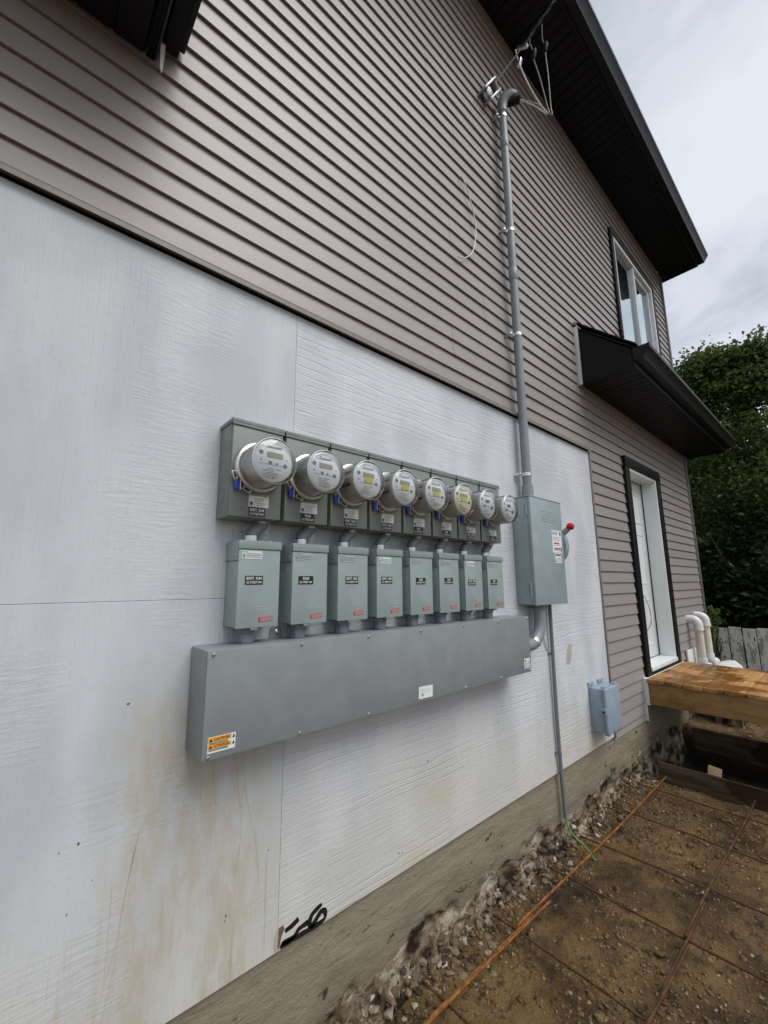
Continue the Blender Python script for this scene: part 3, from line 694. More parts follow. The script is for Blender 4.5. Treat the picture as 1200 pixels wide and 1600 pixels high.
# main roof
roof = MB().extr([(-.56, 6.735), (-.56, 6.75), (3.9, 8.7), (8.2, 6.75), (8.2, 6.735), (3.9, 8.68)], 'x', XL-.2, 7.46).build('roof', 'shingle', H)
soffit(XL, 7.445, -.46, ZT, roof)
MB().box(XL, 7.46, -.475, -.4605, ZT-.014, 6.725).build('fascia', 'black', roof, bevel=.002)
MB().extr([(-.46, ZT-.012), (-.46, 6.73), (.05, 6.93), (.05, ZT-.012)], 'x', 7.4455, 7.462).build('rake_board', 'black', roof)
MB().extr([(.0505, ZT-.012), (.0505, 6.90), (3.9, 8.60), (7.6, 6.9), (7.6, ZT-.012)], 'x', 7.3, 7.36).build('gable_wall', 'siding', roof)
kgutter(XL, 7.475, -.4755, 6.715, roof, w=.13, h=.12)

# ================================================================== ELECTRICAL GEAR
PITCH = .2055
NAMES = [('BSMT. 9244',), ('9244',), ('BSMT. 9242',), ('BSMT. 9240',), ('9242',), ('9240',), ('BSMT. 9238',), ('9238',)]
def plate(par, cx, y, cz, w, h, num):
    MB().box(cx-w/2, cx+w/2, y-.0012, y, cz-h/2, cz+h/2).build('address_plate', 'blackprint', par)
    q = MB(); q.text(num, cx, y-.0016, cz+h*.21, h*.36, w*(.86 if len(num) > 5 else .42)); q.text('152 STREET NW', cx, y-.0016, cz-h*.24, h*.27, w*.86)
    q.build('address_lettering', 'whiteprint', par)
ORD = ['eighth', 'seventh', 'sixth', 'fifth', 'fourth', 'third', 'second', 'first']
for i in range(8):
    od = ORD[i]; num = NAMES[i][0]; rj = random.Random(40+i)
    x0 = .521+PITCH*i; x1 = x0+.193; xc = (x0+x1)/2; z0, z1 = 1.978, 2.328; D = -.120
    # ---- meter socket box
    t = empty('meter_box', (xc, 0, z0), f'dark grey meter socket box with {num} plate, {od} from the tall switch box', 'meter box', 'row of meter socket boxes')
    MB().box(x0, x1, -.108, -.0005, z0, z1-.016).build('enclosure', 'box_grey', t, bevel=.004)
    MB().box(x0-.003, x1+.003, D-.004, -.0006, z1-.0155, z1).box(x0-.003, x1+.003, D-.004, D-.0012, z1-.024, z1-.0157).build('hood', 'box_grey', t, bevel=.002)
    MB().box(x0+.001, x1-.001, D, -.1085, z0+.001, z1-.0245).build('front_cover', 'box_grey', t, bevel=.003)
    for sx in (-.052, .036): MB().lathe([(.0045, 0), (.004, -.002), (.002, -.003)], (xc+sx, D, z0+.032), 'y', 10).build('screw', 'inkgrey', t, smooth=True)
    MB().lathe([(.022, 0), (.022, -.0012), (.019, -.0012), (.0185, -.0002)], (x0, -.052, z0+.085), 'x', 20, cap0=False).build('knockout', 'box_grey', t, smooth=True)
    sx0 = xc-.028
    sh = .046 if i < 6 else .038
    MB().box(sx0, sx0+.074, D-.0014, D-.0002, z0+.040, z0+.040+sh).build('sticker', 'sticker', t)
    MB().box(sx0+.003, sx0+.071, D-.0022, D-.0015, z0+.034+sh, z0+.0385+sh).build('sticker_band', 'green', t)
    MB().box(sx0+.004, sx0+.014, D-.0022, D-.0015, z0+.045, z0+.057).build('sticker_logo', 'navy', t)
    q = MB()
    for r_ in range(4): q.box(sx0+.018, sx0+.018+rj.uniform(.03, .05), D-.0022, D-.0015, z0+.046+r_*.0072, z0+.0474+r_*.0072)
    q.build('sticker_print', 'inkgrey', t)
    plate(t, xc+.004, D-.0002, z0+.0225, .060, .031, num)
    # blue seal tag hanging by a wire
    tg = MB().box(x0+.010, x0+.027, D-.020, D-.014, z0+.089, z0+.128).build('seal_tag', 'blue', t, bevel=.0015)
    MB().box(x0+.0272, x0+.030, D-.0195, D-.0145, z0+.089, z0+.128).build('tag_edge', 'sticker', tg)
    MB().tube([(x0+.018, D-.017, z0+.127), (x0+.012, D-.022, z0+.150), (x0+.022, D-.02, z0+.158), (x0+.034, D-.02, z0+.145)], .0011, 5, 4).build('seal_wire', 'zinc', tg, smooth=True)
    # ---- electric meter plugged into it
    mc = (xc+.002, 0, 2.158); kinds = ('beige display and no sticker', 'yellow sticker', 'small dark display')
    kd = 0 if i < 2 else (1 if i < 6 else 2)
    t = empty('electric_meter', (mc[0], D, mc[2]-.09), f'round glass electric meter with {kinds[kd]}, {od} from the tall switch box', 'electric meter', 'row of electric meters')
    dr = 0 if kd < 2 else .006
    MB().lathe([(.083, D-.0005), (.090, D-.004), (.092, D-.012), (.089, D-.022), (.084, D-.024)], mc, 'y', 40).build('ring', 'ring', t, smooth=True, ang=50)
    MB().lathe([(.073, D-.0245), (.073, -.229), (.071, -.232)], mc, 'y', 40, cap0=False).build('housing', 'innermeter', t, smooth=True)
    MB().lathe([(.0715, -.2325), (.0715, -.236), (.068, -.2385)], mc, 'y', 40).build('faceplate', 'faceyellow' if i == 5 else 'faceplate', t, smooth=True)
    MB().lathe([(.0815, D-.0245), (.0805, -.150), (.0795, -.225), (.0785, -.247), (.0755, -.253), (.070, -.2555)], mc, 'y', 40).build('glass_cover', 'cover', t, smooth=True, ang=60)
    MB().lathe([(.0790, -.243), (.0803, -.246), (.0803, -.250), (.0775, -.2535)], mc, 'y', 40, cap0=False, cap1=False).build('cover_rim', 'pvc_white', t, smooth=True)
    yf = -.2390; mx_, mz = mc[0], mc[2]
    if kd < 2: MB().box(mx_-.024, mx_+.033, yf-.002, yf, mz+.013, mz+.031).build('display', 'lcd', t)
    else: MB().box(mx_-.014, mx_+.020, yf-.002, yf, mz+.010, mz+.026).build('display', 'lcddark', t)
    q = MB()
    q.box(mx_-.03, mx_+.03, yf-.001, yf, mz+.046, mz+.0475).box(mx_-.022, mx_+.022, yf-.001, yf, mz+.050, mz+.0512).box(mx_-.05, mx_+.05, yf-.001, yf, mz-.013, mz-.012)
    for r_ in range(5):
        a = rj.uniform(-.04, -.022); q.box(mx_+a, mx_+a+rj.uniform(.03, .06), yf-.001, yf, mz-.027-r_*.0075, mz-.0256-r_*.0075)
    for (px, pz, rr) in ((-.046, .026, .008), (.043, -.010, .0075), (-.012, -.006, .006), (.012, -.007, .004), (-.046, .000, .003), (.05, .012, .002), (0, -.0585, .002), (-.02, .056, .002), (.026, .052, .002)):
        q.lathe([(rr, 0), (rr, -.001)], (mx_+px, yf, mz+pz), 'y', 12)
    if kd == 2: q.lathe([(.009, 0), (.009, -.001)], (mx_+.034, yf, mz-.018), 'y', 12).lathe([(.008, 0), (.008, -.001)], (mx_-.03, yf, mz-.008), 'y', 12)
    q.build('face_print', 'inkgrey', t)
    q = MB()
    if kd == 1:
        MB().box(mx_-.016, mx_+.024, yf-.0035, yf-.0022, mz-.010, mz+.012).build('yellow_sticker', 'yellow', t)
        for dz_ in (.030, -.022):
            a0 = math.pi-math.asin(dz_/.0735); q = MB(); ys_ = (-.165, -.215)
            P_ = []
            for a_ in (a0-.06, a0+.06):
                for y_ in ys_: P_.append((mx_+.0742*math.cos(a_), y_, mz+.0742*math.sin(a_)))
            q.poly(P_, [(0, 1, 3, 2)]).build('red_band', 'redprint', t, recalc=False)
    # hasp brackets of the sealing ring
    for ag in (-155, -118):
        ca, sa = math.cos(R(ag)), math.sin(R(ag)); cx_, cz_ = mx_+.098*ca, mz+.098*sa
        Mx = Matrix.Translation((cx_, D-.016, cz_)) @ Matrix.Rotation(-R(ag+90), 4, 'Y')
        q = MB()
        for (u0, u1, w0, w1) in ((-.017, .017, -.009, -.004), (-.017, .017, .004, .009), (-.017, -.010, -.0039, .0039), (.008, .017, -.0039, .0039)): q.box(u0, u1, -.006, .004, w0, w1, Mx)
        q.build('hasp', 'nickel', t, bevel=.001)
    # ---- offset nipple between meter box and breaker box
    bx0 = .566+PITCH*i; bx1 = bx0+.160; bc = (bx0+bx1)/2; bz0, bz1 = 1.606, 1.900; BD = -.112
    t = empty('offset_nipple', (bc-.012, -.05, bz1), f'short bent nipple above a breaker box, {od} from the tall switch box', 'conduit fitting', 'bent nipples below the meter boxes')
    MB().tube([(bc+.030, -.055, 1.9795), (bc+.030, -.055, 1.968), (bc-.010, -.055, 1.934), (bc-.012, -.055, 1.9225)], .0235, 16).build('pipe', 'pvc_grey', t, smooth=True, ang=60)
    MB().lathe([(.026, 1.9005), (.026, 1.922), (.022, 1.9235)], (bc-.012, -.055, 0), 'z', 20).build('locknut', 'zinc', t, smooth=True)
    MB().lathe([(.030, 1.9692), (.030, 1.977)], (bc+.030, -.055, 0), 'z', 8).build('collar', 'nickel', t)
    # ---- breaker box
    t = empty('breaker_box', (bc, 0, bz0), f'pale grey green breaker box with {num} plate, {od} from the tall switch box', 'breaker box', 'row of breaker boxes')
    MB().box(bx0+.003, bx1-.003, -.106, -.0005, bz0, bz1-.070).build('enclosure', 'box_green', t, bevel=.003)
    MB().box(bx0, bx1, -.1065, -.0006, bz1-.0695, bz1).build('hood_back', 'box_green', t, bevel=.003)
    MB().box(bx0, bx1, BD-.004, -.107, bz1-.030, bz1).build('hood', 'box_green', t, bevel=.002)
    MB().box(bx0+.002, bx1-.0035, BD, -.107, bz0-.003, bz1-.0315).build('front_cover', 'box_green', t, bevel=.002)
    MB().box(bx0+.056, bx0+.080, BD-.0002, -.085, bz0-.012, bz0-.0035).build('hasp', 'inkgrey', t, bevel=.001)
    for kz in (.055, .225): MB().lathe([(.016, 0), (.016, -.001), (.013, -.001), (.0126, .0006)], (bx0+.003, -.05, bz0+kz*.8+.01), 'x', 18, cap0=False).build('knockout', 'box_green', t, smooth=True)
    MB().lathe([(.0035, 0), (.0033, -.002)], (bx0, -.085, bz1-.05), 'x', 8).build('screw', 'screw', t, smooth=True)
    for sx in (.030, .125): MB().lathe([(.004, bz1), (.0035, bz1+.004), (.0015, bz1+.0055)], (bx0+sx, -.10, 0), 'z', 8).build('screw', 'screw', t, smooth=True)
    MB().box(bx0+.014, bx0+.086, BD-.0012, BD-.0002, bz1-.064, bz1-.036).build('sticker', 'silversticker' if i % 3 else 'sticker', t)
    q = MB(); q.text('EATON', bx0+.025, BD-.0018, bz1-.0405, .005, .016)
    for r_ in range(3): q.box(bx0+.028, bx0+.082, BD-.0018, BD-.0013, bz1-.0585+r_*.0055, bz1-.0563+r_*.0055)
    q.box(bx0+.017, bx0+.024, BD-.0018, BD-.0013, bz1-.061, bz1-.048)
    q.build('sticker_print', 'inkgrey', t)
    pz = bz0+.157-(.004 if i in (4, 5) else 0) - (.012 if i > 5 else 0)
    plate(t, bx0+.060+(.012 if i in (2, 4, 5) else 0), BD-.0002, pz, .064, .030, num)
    # embossed lettering and red warning label low on the cover
    q = MB()
    for r_ in range(3):
        u = bx0+.078
        while u < bx1-.014:
            e_ = u+rj.uniform(.004, .012); q.box(u, min(e_, bx1-.012), BD-.0009, BD-.0001, bz0+.052+r_*.0065, bz0+.0545+r_*.0065); u = e_+.003
    q.build('embossed_print', 'silversticker', t)
    Mx = Matrix.Translation((bx0+.108, BD, bz0+.024)) @ Matrix.Rotation(R(-7 if i % 2 else -5), 4, 'Y')
    MB().box(-.026, .026, -.0012, -.0002, -.008, .008, Mx).build('warning_label', 'redprint', t)
    q = MB()
    for r_ in (-1, 0, 1): q.box(-.020, .024, -.0018, -.0013, r_*.0045-.0012, r_*.0045+.0004, Mx)
    q.build('warning_print', 'silversticker', t)
    # ---- connector from breaker box down to the trough
    t = empty('conduit_connector', (bc-.018, -.055, 1.549), f'grey connector between breaker box and trough, {od} from the tall switch box', 'conduit fitting', 'connectors between breaker boxes and trough')
    MB().lathe([(.0300, 1.5492), (.0300, 1.583)], (bc-.018, -.058, 0), 'z', 8).build('hex_nut', 'pvc_grey', t, bevel=.002)
    MB().lathe([(.0325, 1.5835), (.0325, 1.6005), (.031, 1.6025)], (bc-.018, -.058, 0), 'z', 24).build('coupling', 'pvc_grey', t, smooth=True)

# ---- wireway trough
TX0, TX1, TZ0, TZ1, TD = .470, 2.345, 1.233, 1.5485, -.152
t = empty('wireway_trough', ((TX0+TX1)/2, 0, TZ0), 'long grey steel wireway trough mounted below the breaker boxes', 'wireway')
MB().box(TX0, TX1, -.148, -.0005, TZ0, TZ1).build('body', 'trough', t, bevel=.004)
MB().box(TX0+.001, TX1-.001, TD, -.1485, TZ0+.001, TZ1-.001).build('cover', 'trough', t, bevel=.0018)
for xx in (.489, .798, 1.106, 1.412, 1.723, 2.028, 2.331):
    MB().lathe([(.0062, 0), (.0062, -.002), (.0045, -.0045), (.001, -.0055)], (xx, TD, 1.537), 'y', 12).build('screw', 'screw', t, smooth=True)
    MB().lathe([(.0062, 0), (.0062, -.002), (.0045, -.0045), (.001, -.0055)], (xx, TD, 1.2435), 'y', 12).build('screw', 'screw', t, smooth=True)
for ex in (.770,):
    MB().extr([(ex-.026, 1.545), (ex-.024, 1.578), (ex-.016, 1.588), (ex+.016, 1.588), (ex+.024, 1.578), (ex+.026, 1.545)], 'y', -.0045, -.0008).build('mounting_ear', 'trough', t)
    MB().lathe([(.009, 0), (.009, -.003), (.005, -.006)], (ex+.004, -.0046, 1.572), 'y', 12).build('screw', 'screw', t, smooth=True)
# caution sticker
MB().box(.4865, .571, TD-.0012, TD-.0002, 1.2535, 1.2975).build('caution_sticker', 'sticker', t)
for (za, zb, tx) in ((1.2835, 1.2965, 'CAUTION'), (1.2650, 1.2770, 'ATTENTION')):
    MB().box(.4875, .557, TD-.0018, TD-.0013, za, zb).build('sticker_band', 'orange', t)
    q = MB(); q.text(tx, .528, TD-.0024, (za+zb)/2, .0072, .046)
    q.poly([(.4905, TD-.0024, za+.002), (.5005, TD-.0024, za+.002), (.4955, TD-.0024, zb-.002)], [(0, 1, 2)])
    q.poly([(.5605, TD-.0024, za+.001), (.5685, TD-.0024, za+.001), (.5645, TD-.0024, zb-.001)], [(0, 1, 2)])
    for r_ in range(2): q.box(.4895, .548, TD-.0018, TD-.0013, za-.0028-r_*.0030, za-.0014-r_*.0030)
    q.build('sticker_lettering', 'blackprint', t)
# white paper card and rating label
Mx = Matrix.Translation((1.435, TD, 1.271)) @ Matrix.Rotation(R(2), 4, 'Y')
MB().box(-.045, .045, -.0014, -.0003, -.025, .025, Mx).build('paper_card', 'sticker', t)
MB().lathe([(.0062, 0), (.0062, -.002), (.0045, -.0045), (.001, -.0055)], (1.412, TD-.0014, 1.265), 'y', 12).build('screw', 'screw', t, smooth=True)
q = MB()
for r_ in range(4): q.box(-.036, .030, -.0019, -.0015, -.002+r_*.005, -.001+r_*.005, Mx)
q.build('card_print', 'silversticker', t)
MB().box(2.268, 2.330, TD-.0012, TD-.0002, 1.258, 1.312).build('rating_label', 'sticker', t)
q = MB(); q.box(2.274, 2.290, TD-.0018, TD-.0013, 1.295, 1.307)
for r_ in range(5): q.box(2.274, 2.300, TD-.0018, TD-.0013, 1.262+r_*.006, 1.2645+r_*.006).box(2.306, 2.324, TD-.0018, TD-.0013, 1.262+r_*.008, 1.2655+r_*.008)
q.build('label_print', 'inkgrey', t)

# ---- disconnect switch
SX0, SX1, SZ0, SZ1, SD = 2.482, 2.912, 1.604, 2.316, -.136
t = empty('disconnect_switch', ((SX0+SX1)/2, 0, SZ0), 'tall blue grey safety disconnect switch box with a red knobbed lever', 'switch box')
MB().box(SX0, SX1, -.112, -.0005, SZ0+.004, SZ1-.008).build('enclosure', 'disc', t, bevel=.004)
MB().box(SX0-.003, SX1+.004, SD-.001, -.0006, SZ1-.0075, SZ1).build('hood', 'disc', t, bevel=.002)
MB().box(SX0, SX1, SD, -.1125, SZ0, SZ1-.0085).build('door', 'disc', t, bevel=.004)
for hz in (1.705, 2.225):
    hg = MB().lathe([(.006, hz-.045), (.006, hz+.045)], (SX0-.004, -.110, 0), 'z', 10).build('hinge', 'disc', t, smooth=True)
    for dz_ in (-.03, .03): MB().lathe([(.004, 0), (.003, -.003)], (SX0-.0005, -.094, hz+dz_), 'x', 8).build('rivet', 'inkgrey', hg)
q = MB()
for r_ in range(5): q.box(SX0+.12, SX0+.12+(.26 if r_ % 2 else .22), SD-.0012, SD-.0001, 2.155+r_*.017, 2.159+r_*.017)
q.build('embossed_print', 'disc', t, bevel=.0004, seg=1)
lx = 2.748
MB().box(lx, lx+.135, SD-.0012, SD-.0002, 1.950, 2.105).build('warning_label', 'sticker', t)
q = MB(); q.text('EATON', lx+.042, SD-.0018, 2.085, .022, .066); q.build('logo_lettering', 'logoblue', t)
for (u0, u1, w0, w1) in ((.108, .126, 2.072, 2.098), (.022, .098, 2.010, 2.020), (.022, .106, 1.972, 1.983), (.112, .128, 1.957, 1.990)): MB().box(lx+u0, lx+u1, SD-.0018, SD-.0013, w0, w1).build('red_print', 'redprint', t)
q = MB()
for zz in (2.055, 2.046, 2.036, 2.000, 1.964): q.box(lx+.012, lx+.104, SD-.0018, SD-.0013, zz, zz+.0025)
q.build('label_print', 'inkgrey', t)
MB().box(lx+.026, lx+.115, SD-.0012, SD-.0002, 1.880, 1.946).build('inspection_sticker', 'sticker', t)
MB().box(lx+.032, lx+.108, SD-.0018, SD-.0013, 1.928, 1.941).build('sticker_band', 'green', t)
q = MB(); q.box(lx+.030, lx+.042, SD-.0018, SD-.0013, 1.886, 1.902)
for r_ in range(3): q.box(lx+.048, lx+.105, SD-.0018, SD-.0013, 1.890+r_*.010, 1.893+r_*.010)
q.build('sticker_print', 'inkgrey', t)
# lever on the right side: half-disc guard, arm and red knob
arc = [(-.055-.10*math.sin(R(a)), 2.005+.125*math.cos(R(a))) for a in range(20, 181, 16)]
lev = MB().extr([(-.030, 2.13)] + arc + [(-.030, 1.88)], 'x', SX1+.0045, SX1+.052).build('handle', 'disc', t, bevel=.004)
MB().tube([(SX1+.030, -.095, 2.075), (SX1+.034, -.140, 2.108), (SX1+.036, -.160, 2.126)], .020, 12).build('lever_arm', 'disc', lev, smooth=True)
MB().lathe([(.004, -.026), (.018, -.021), (.0255, -.008), (.0265, .004), (.022, .016), (.012, .024), (.003, .0265)], (SX1+.038, -.178, 2.141), 'y', 20).build('knob', 'red', lev, smooth=True)
MB().lathe([(.010, 0), (.010, .008), (.003, .011)], (SX1+.053, -.11, 2.0), 'x', 14).build('pivot_bolt', 'nickel', lev, smooth=True)

# ---- mast conduit
MXX, MYY = 2.605, -.058
t = empty('mast_conduit', (MXX, MYY, SZ1), 'tall grey service mast conduit rising from the switch box up the siding', 'conduit')
MB().tube([(MXX, MYY, SZ1+.052), (MXX, MYY, 5.56)], .0305, 20).build('pipe', 'mast', t, smooth=True)
MB().lathe([(.042, SZ1+.0005), (.042, SZ1+.016), (.039, SZ1+.018), (.039, SZ1+.050), (.036, SZ1+.094), (.0315, SZ1+.096)], (MXX, MYY, 0), 'z', 24).build('hub', 'mast', t, smooth=True)
MB().lathe([(.044, SZ1+.0004), (.044, SZ1+.008)], (MXX, MYY, -.0002), 'z', 24).build('locknut', 'zinc', t, smooth=True)
for zc in (4.05, 5.25): MB().lathe([(.0325, zc-.05), (.0345, zc-.046), (.0345, zc+.046), (.0325, zc+.05)], (MXX, MYY, 0), 'z', 20).build('coupling', 'mast', t, smooth=True)
for zs_ in (2.487, 3.55, 4.43, 5.50):
    s_ = MB().lathe([(.0312, zs_-.013), (.0340, zs_-.012), (.0340, zs_+.012), (.0312, zs_+.013)], (MXX, MYY, 0), 'z', 20, cap0=False, cap1=False).box(MXX-.070, MXX-.030, MYY+.016, MYY+.019, zs_-.012, zs_+.012).build('strap', 'zinc', t, smooth=True)
    MB().lathe([(.008, 0), (.008, -.006), (.003, -.009)], (MXX-.056, MYY+.016, zs_), 'y', 8).build('strap_bolt', 'screw', s_, smooth=True)
    MB().box(MXX-.066, MXX-.046, MYY+.0195, .012, zs_-.010, zs_+.010).build('standoff', 'zinc', s_, bevel=.002)
# weatherhead: hooded cap leaning out to the right
wh = MB(); wp = []
for (dx_, dz_, rx) in ((0, 5.545, .037), (0, 5.60, .038), (.003, 5.632, .043), (.011, 5.665, .049), (.030, 5.695, .052), (.054, 5.710, .046), (.076, 5.712, .031), (.087, 5.710, .009)): wp.append((MXX+dx_, MYY-dx_*1.1, dz_, rx))
wh.tube([p[:3] for p in wp], .04, 18, 4, [p[3] for p in wp]).build('weatherhead', 'mast', t, smooth=True, ang=60)
MB().tube([(MXX+.030, MYY-.033, 5.640), (MXX+.066, MYY-.073, 5.664), (MXX+.092, MYY-.101, 5.672)], .038, 14, 4, [.028, .040, .037]).build('wire_opening', 'black', t, smooth=True)
# ---- wall anchor of the service drop
t = empty('cable_anchor', (2.44, 0, 5.52), 'grey clevis cable anchor bolted to the siding beside the mast top', 'bracket')
Mx = Matrix.Translation((2.44, -.045, 5.62)) @ Matrix.Rotation(R(32), 4, 'Y') @ Matrix.Rotation(R(12), 4, 'X')
MB().box(-.050, -.034, -.055, .030, -.10, .075, Mx).box(.034, .050, -.055, .030, -.10, .075, Mx).box(-.034, .034, .016, .030, -.045, .075, Mx).build('clevis', 'nickel', t, bevel=.003)
MB().tube([Mx @ Vector((-.033, -.03, .045)), Mx @ Vector((-.02, -.03, .045)), Mx @ Vector((.02, -.03, .045)), Mx @ Vector((.033, -.03, .045))], .03, 16, 0, [.036, .026, .026, .036]).build('insulator', 'pvc_grey', t, smooth=True)
MB().tube([Mx @ Vector((-.062, -.03, .045)), Mx @ Vector((.062, -.03, .045))], .007, 10).build('bolt', 'screw', t, smooth=True)
MB().box(2.425, 2.455, -.020, .012, 5.58, 5.66).build('wall_plate', 'nickel', t, bevel=.002)
# ---- cables
wedge = (2.60, -.30, 5.98)
sv = empty('service_drop_cable', (2.62, -.06, 5.70), 'twisted overhead service cable running out past the eave from the anchor', 'cable')
MB().tube([(2.455, -.075, 5.665), wedge, (2.66, -.56, 6.20), (2.82, -1.35, 6.72), (3.3, -3.8, 7.6), (4.2, -9.0, 8.9), (5.0, -16.0, 10.2)], .0050, 8, 6).build('messenger', 'cable', sv, smooth=True)
P0 = [Vector((2.60, -.30, 5.98)), Vector((2.66, -.56, 6.20)), Vector((2.82, -1.35, 6.72)), Vector((3.3, -3.8, 7.6)), Vector((4.2, -9.0, 8.9)), Vector((5.0, -16, 10.2))]
for ph in (0, math.pi):
    q = []
    for i in range(len(P0)-1):
        for k_ in range(24):
            s_ = k_/24; p = P0[i].lerp(P0[i+1], s_); a_ = (i*24+k_)*.55+ph; q.append(p+Vector((math.cos(a_), 0, math.sin(a_)))*.0085)
    MB().tube(q, .0042, 6).build('conductor', 'wireblack', sv, smooth=True)
MB().box(-.012, .012, -.012, .012, -.05, .05, Matrix.Translation((2.592, -.275, 5.955)) @ Matrix.Rotation(R(-50), 4, 'X')).build('wedge_clamp', 'zinc', sv, bevel=.003)
TIP = (2.86, -.30, 5.50)
def drip(name, mat, pts, lab, r_=.0075, con=None, cm='black'):
    o = MB().tube(pts, r_, 8, 6).build(name, mat, smooth=True); tag(o, lab, 'wire')
    if con:
        c_ = MB().box(-.015, .015, -.013, .013, -.03, .03, Matrix.Translation(con) @ Matrix.Rotation(R(20), 4, 'X')).build('splice_connector', cm, o, bevel=.003)
    return o
mo = (MXX+.085, MYY-.094, 5.670)
drip('drip_loop_wire', 'wirewhite', [mo, (2.79, -.24, 5.60), (2.85, -.31, 5.500), (2.77, -.305, 5.515), (2.675, -.280, 5.605), (2.612, -.252, 5.745), (2.585, -.235, 5.86), (2.575, -.225, 5.97)], 'pale bare neutral wire looping from the weatherhead', .0055, (2.592, -.24, 5.84), 'zinc')
drip('drip_loop_wire', 'wiregrey', [mo, (2.81, -.25, 5.63), (2.875, -.315, 5.53), (2.855, -.315, 5.60), (2.775, -.31, 5.80), (2.725, -.30, 5.92), (2.70, -.305, 5.945), (2.668, -.32, 5.95), (2.635, -.315, 6.00), (2.622, -.33, 6.05)], 'inner grey insulated wire loop hanging at the mast top', .0045, (2.672, -.325, 5.915))
drip('drip_loop_wire', 'wiregrey', [mo, (2.82, -.25, 5.64), (2.90, -.325, 5.525), (2.89, -.33, 5.60), (2.845, -.35, 5.85), (2.805, -.36, 6.00), (2.80, -.37, 6.045), (2.765, -.375, 6.055), (2.735, -.375, 6.08), (2.690, -.40, 6.14)], 'outer grey insulated wire loop reaching highest at the mast top', .0045, (2.768, -.38, 6.015))
lw = MB().tube([(2.062, .004, 4.583), (2.09, -.012, 4.565), (2.17, -.016, 4.40), (2.205, -.016, 4.23), (2.16, -.016, 4.03), (2.06, -.015, 3.915), (1.985, -.014, 3.885)], .0042, 6, 6).build('hanging_wire', 'wirewhite', smooth=True)
tag(lw, 'short white wire curling out of the upper siding beside the mast', 'wire')
# ---- elbow conduit from the switch to the trough
t = empty('elbow_conduit', (2.60, -.07, 1.35), 'fat grey elbow conduit curving from the switch box to the trough end', 'conduit')
ep = [(2.640, -.066, SZ0-.0005)] + [(2.640, -.066, 1.54)] + [(2.49+.15*math.cos(R(a)), -.066, 1.51-.15*math.sin(R(a))) for a in range(0, 91, 10)] + [(2.44, -.066, 1.36), (TX1+.0008, -.066, 1.36)]
MB().tube(ep, .037, 20).build('pipe', 'mast', t, smooth=True)
MB().tube([(2.555, -.066, 1.376), (2.528, -.066, 1.364)], .0405, 20).build('strap', 'zinc', t, smooth=True)
MB().lathe([(.044, SZ0-.024), (.044, SZ0-.001)], (2.640, -.066, 0), 'z', 20).build('locknut', 'pvc_grey', t, smooth=True)
# ---- ground conduit
t = empty('ground_wire_conduit', (2.875, -.02, .24), 'thin grey conduit running from the switch box down past the foundation', 'conduit')
MB().tube([(2.862, -.026, SZ0-.0005), (2.858, -.024, 1.2), (2.858, -.022, .85), (2.868, -.020, .50), (2.884, -.020, .225)], .0125, 12, 5).build('pipe', 'pvc_grey', t, smooth=True)
for zz in (1.262, .625):
    s_ = MB().lathe([(.0128, zz-.007), (.0150, zz-.006), (.0150, zz+.006), (.0128, zz+.007)], (2.859, -.0225, 0), 'z', 14, cap0=False, cap1=False).box(2.834, 2.848, -.012, -.0005, zz-.006, zz+.006).build('strap', 'pvc_grey', t, smooth=True)
    MB().lathe([(.004, 0), (.003, -.003)], (2.838, -.0122, zz), 'y', 8).build('strap_bolt', 'screw', s_)
gw = MB().tube([(2.883, -.020, .245), (2.888, -.021, .20), (2.91, -.045, .13), (2.955, -.095, .07), (2.985, -.135, gh(2.985, -.135)+.012), (2.99, -.15, gh(2.99, -.15)+.005)], .0048, 8, 6).build('green_wire', 'wiregreen', smooth=True)
tag(gw, 'green ground wire coming out of the thin conduit onto the dirt', 'wire')
wc = MB().tube([(2.745, -.012, 1.60), (2.762, -.010, 1.45), (2.800, -.008, 1.33), (2.835, -.008, 1.28)], .004, 6, 5).build('thin_cable', 'wirewhite', smooth=True)
tag(wc, 'thin pale cable sagging between the elbow and the ground conduit', 'wire')

# ---- grey plastic junction box
JX0, JX1, JZ0, JZ1, JD = 3.415, 3.688, .628, .955, -.130
t = empty('junction_box', ((JX0+JX1)/2, 0, JZ0), 'pale blue grey plastic junction box low on the panel edge', 'junction box')
MB().box(JX0+.006, JX1-.006, -.098, -.0005, JZ0+.006, JZ1-.006).build('body', 'jbox', t, bevel=.008)
MB().box(JX0-.002, JX1+.002, -.014, -.0006, JZ0-.004, JZ0+.018).box(JX0-.002, JX1+.002, -.104, -.0986, JZ0-.001, JZ1+.001).build('flange', 'jbox', t, bevel=.002)
MB().box(JX0, JX1, JD, -.1045, JZ0, JZ1).build('lid', 'jbox', t, bevel=.010, seg=3)
for (lx_, lz_) in ((JX0+.02, JZ1), (JX1-.06, JZ1), (JX0+.02, JZ0-.010), (JX1-.06, JZ0-.010)):
    MB().box(lx_, lx_+.03, -.124, -.088, lz_-.002 if lz_ > .8 else lz_, lz_+.010).build('lid_screw', 'jbox', t, bevel=.003)
lt = MB().box(JX0-.010, JX0+.0005, -.126, -.088, .765, .815).build('latch', 'jbox', t, bevel=.003)
MB().lathe([(.009, 0), (.009, -.004)], (JX0-.0105, -.108, .79), 'x', 10).build('latch_hole', 'black', lt)
for zz in (JZ1+.004, ):
    MB().box(JX0-.002, JX0+.10, -.012, -.0007, zz, zz+.022).box(JX1-.10, JX1+.002, -.012, -.0007, zz, zz+.022).build('mounting_ear', 'jbox', t, bevel=.002)

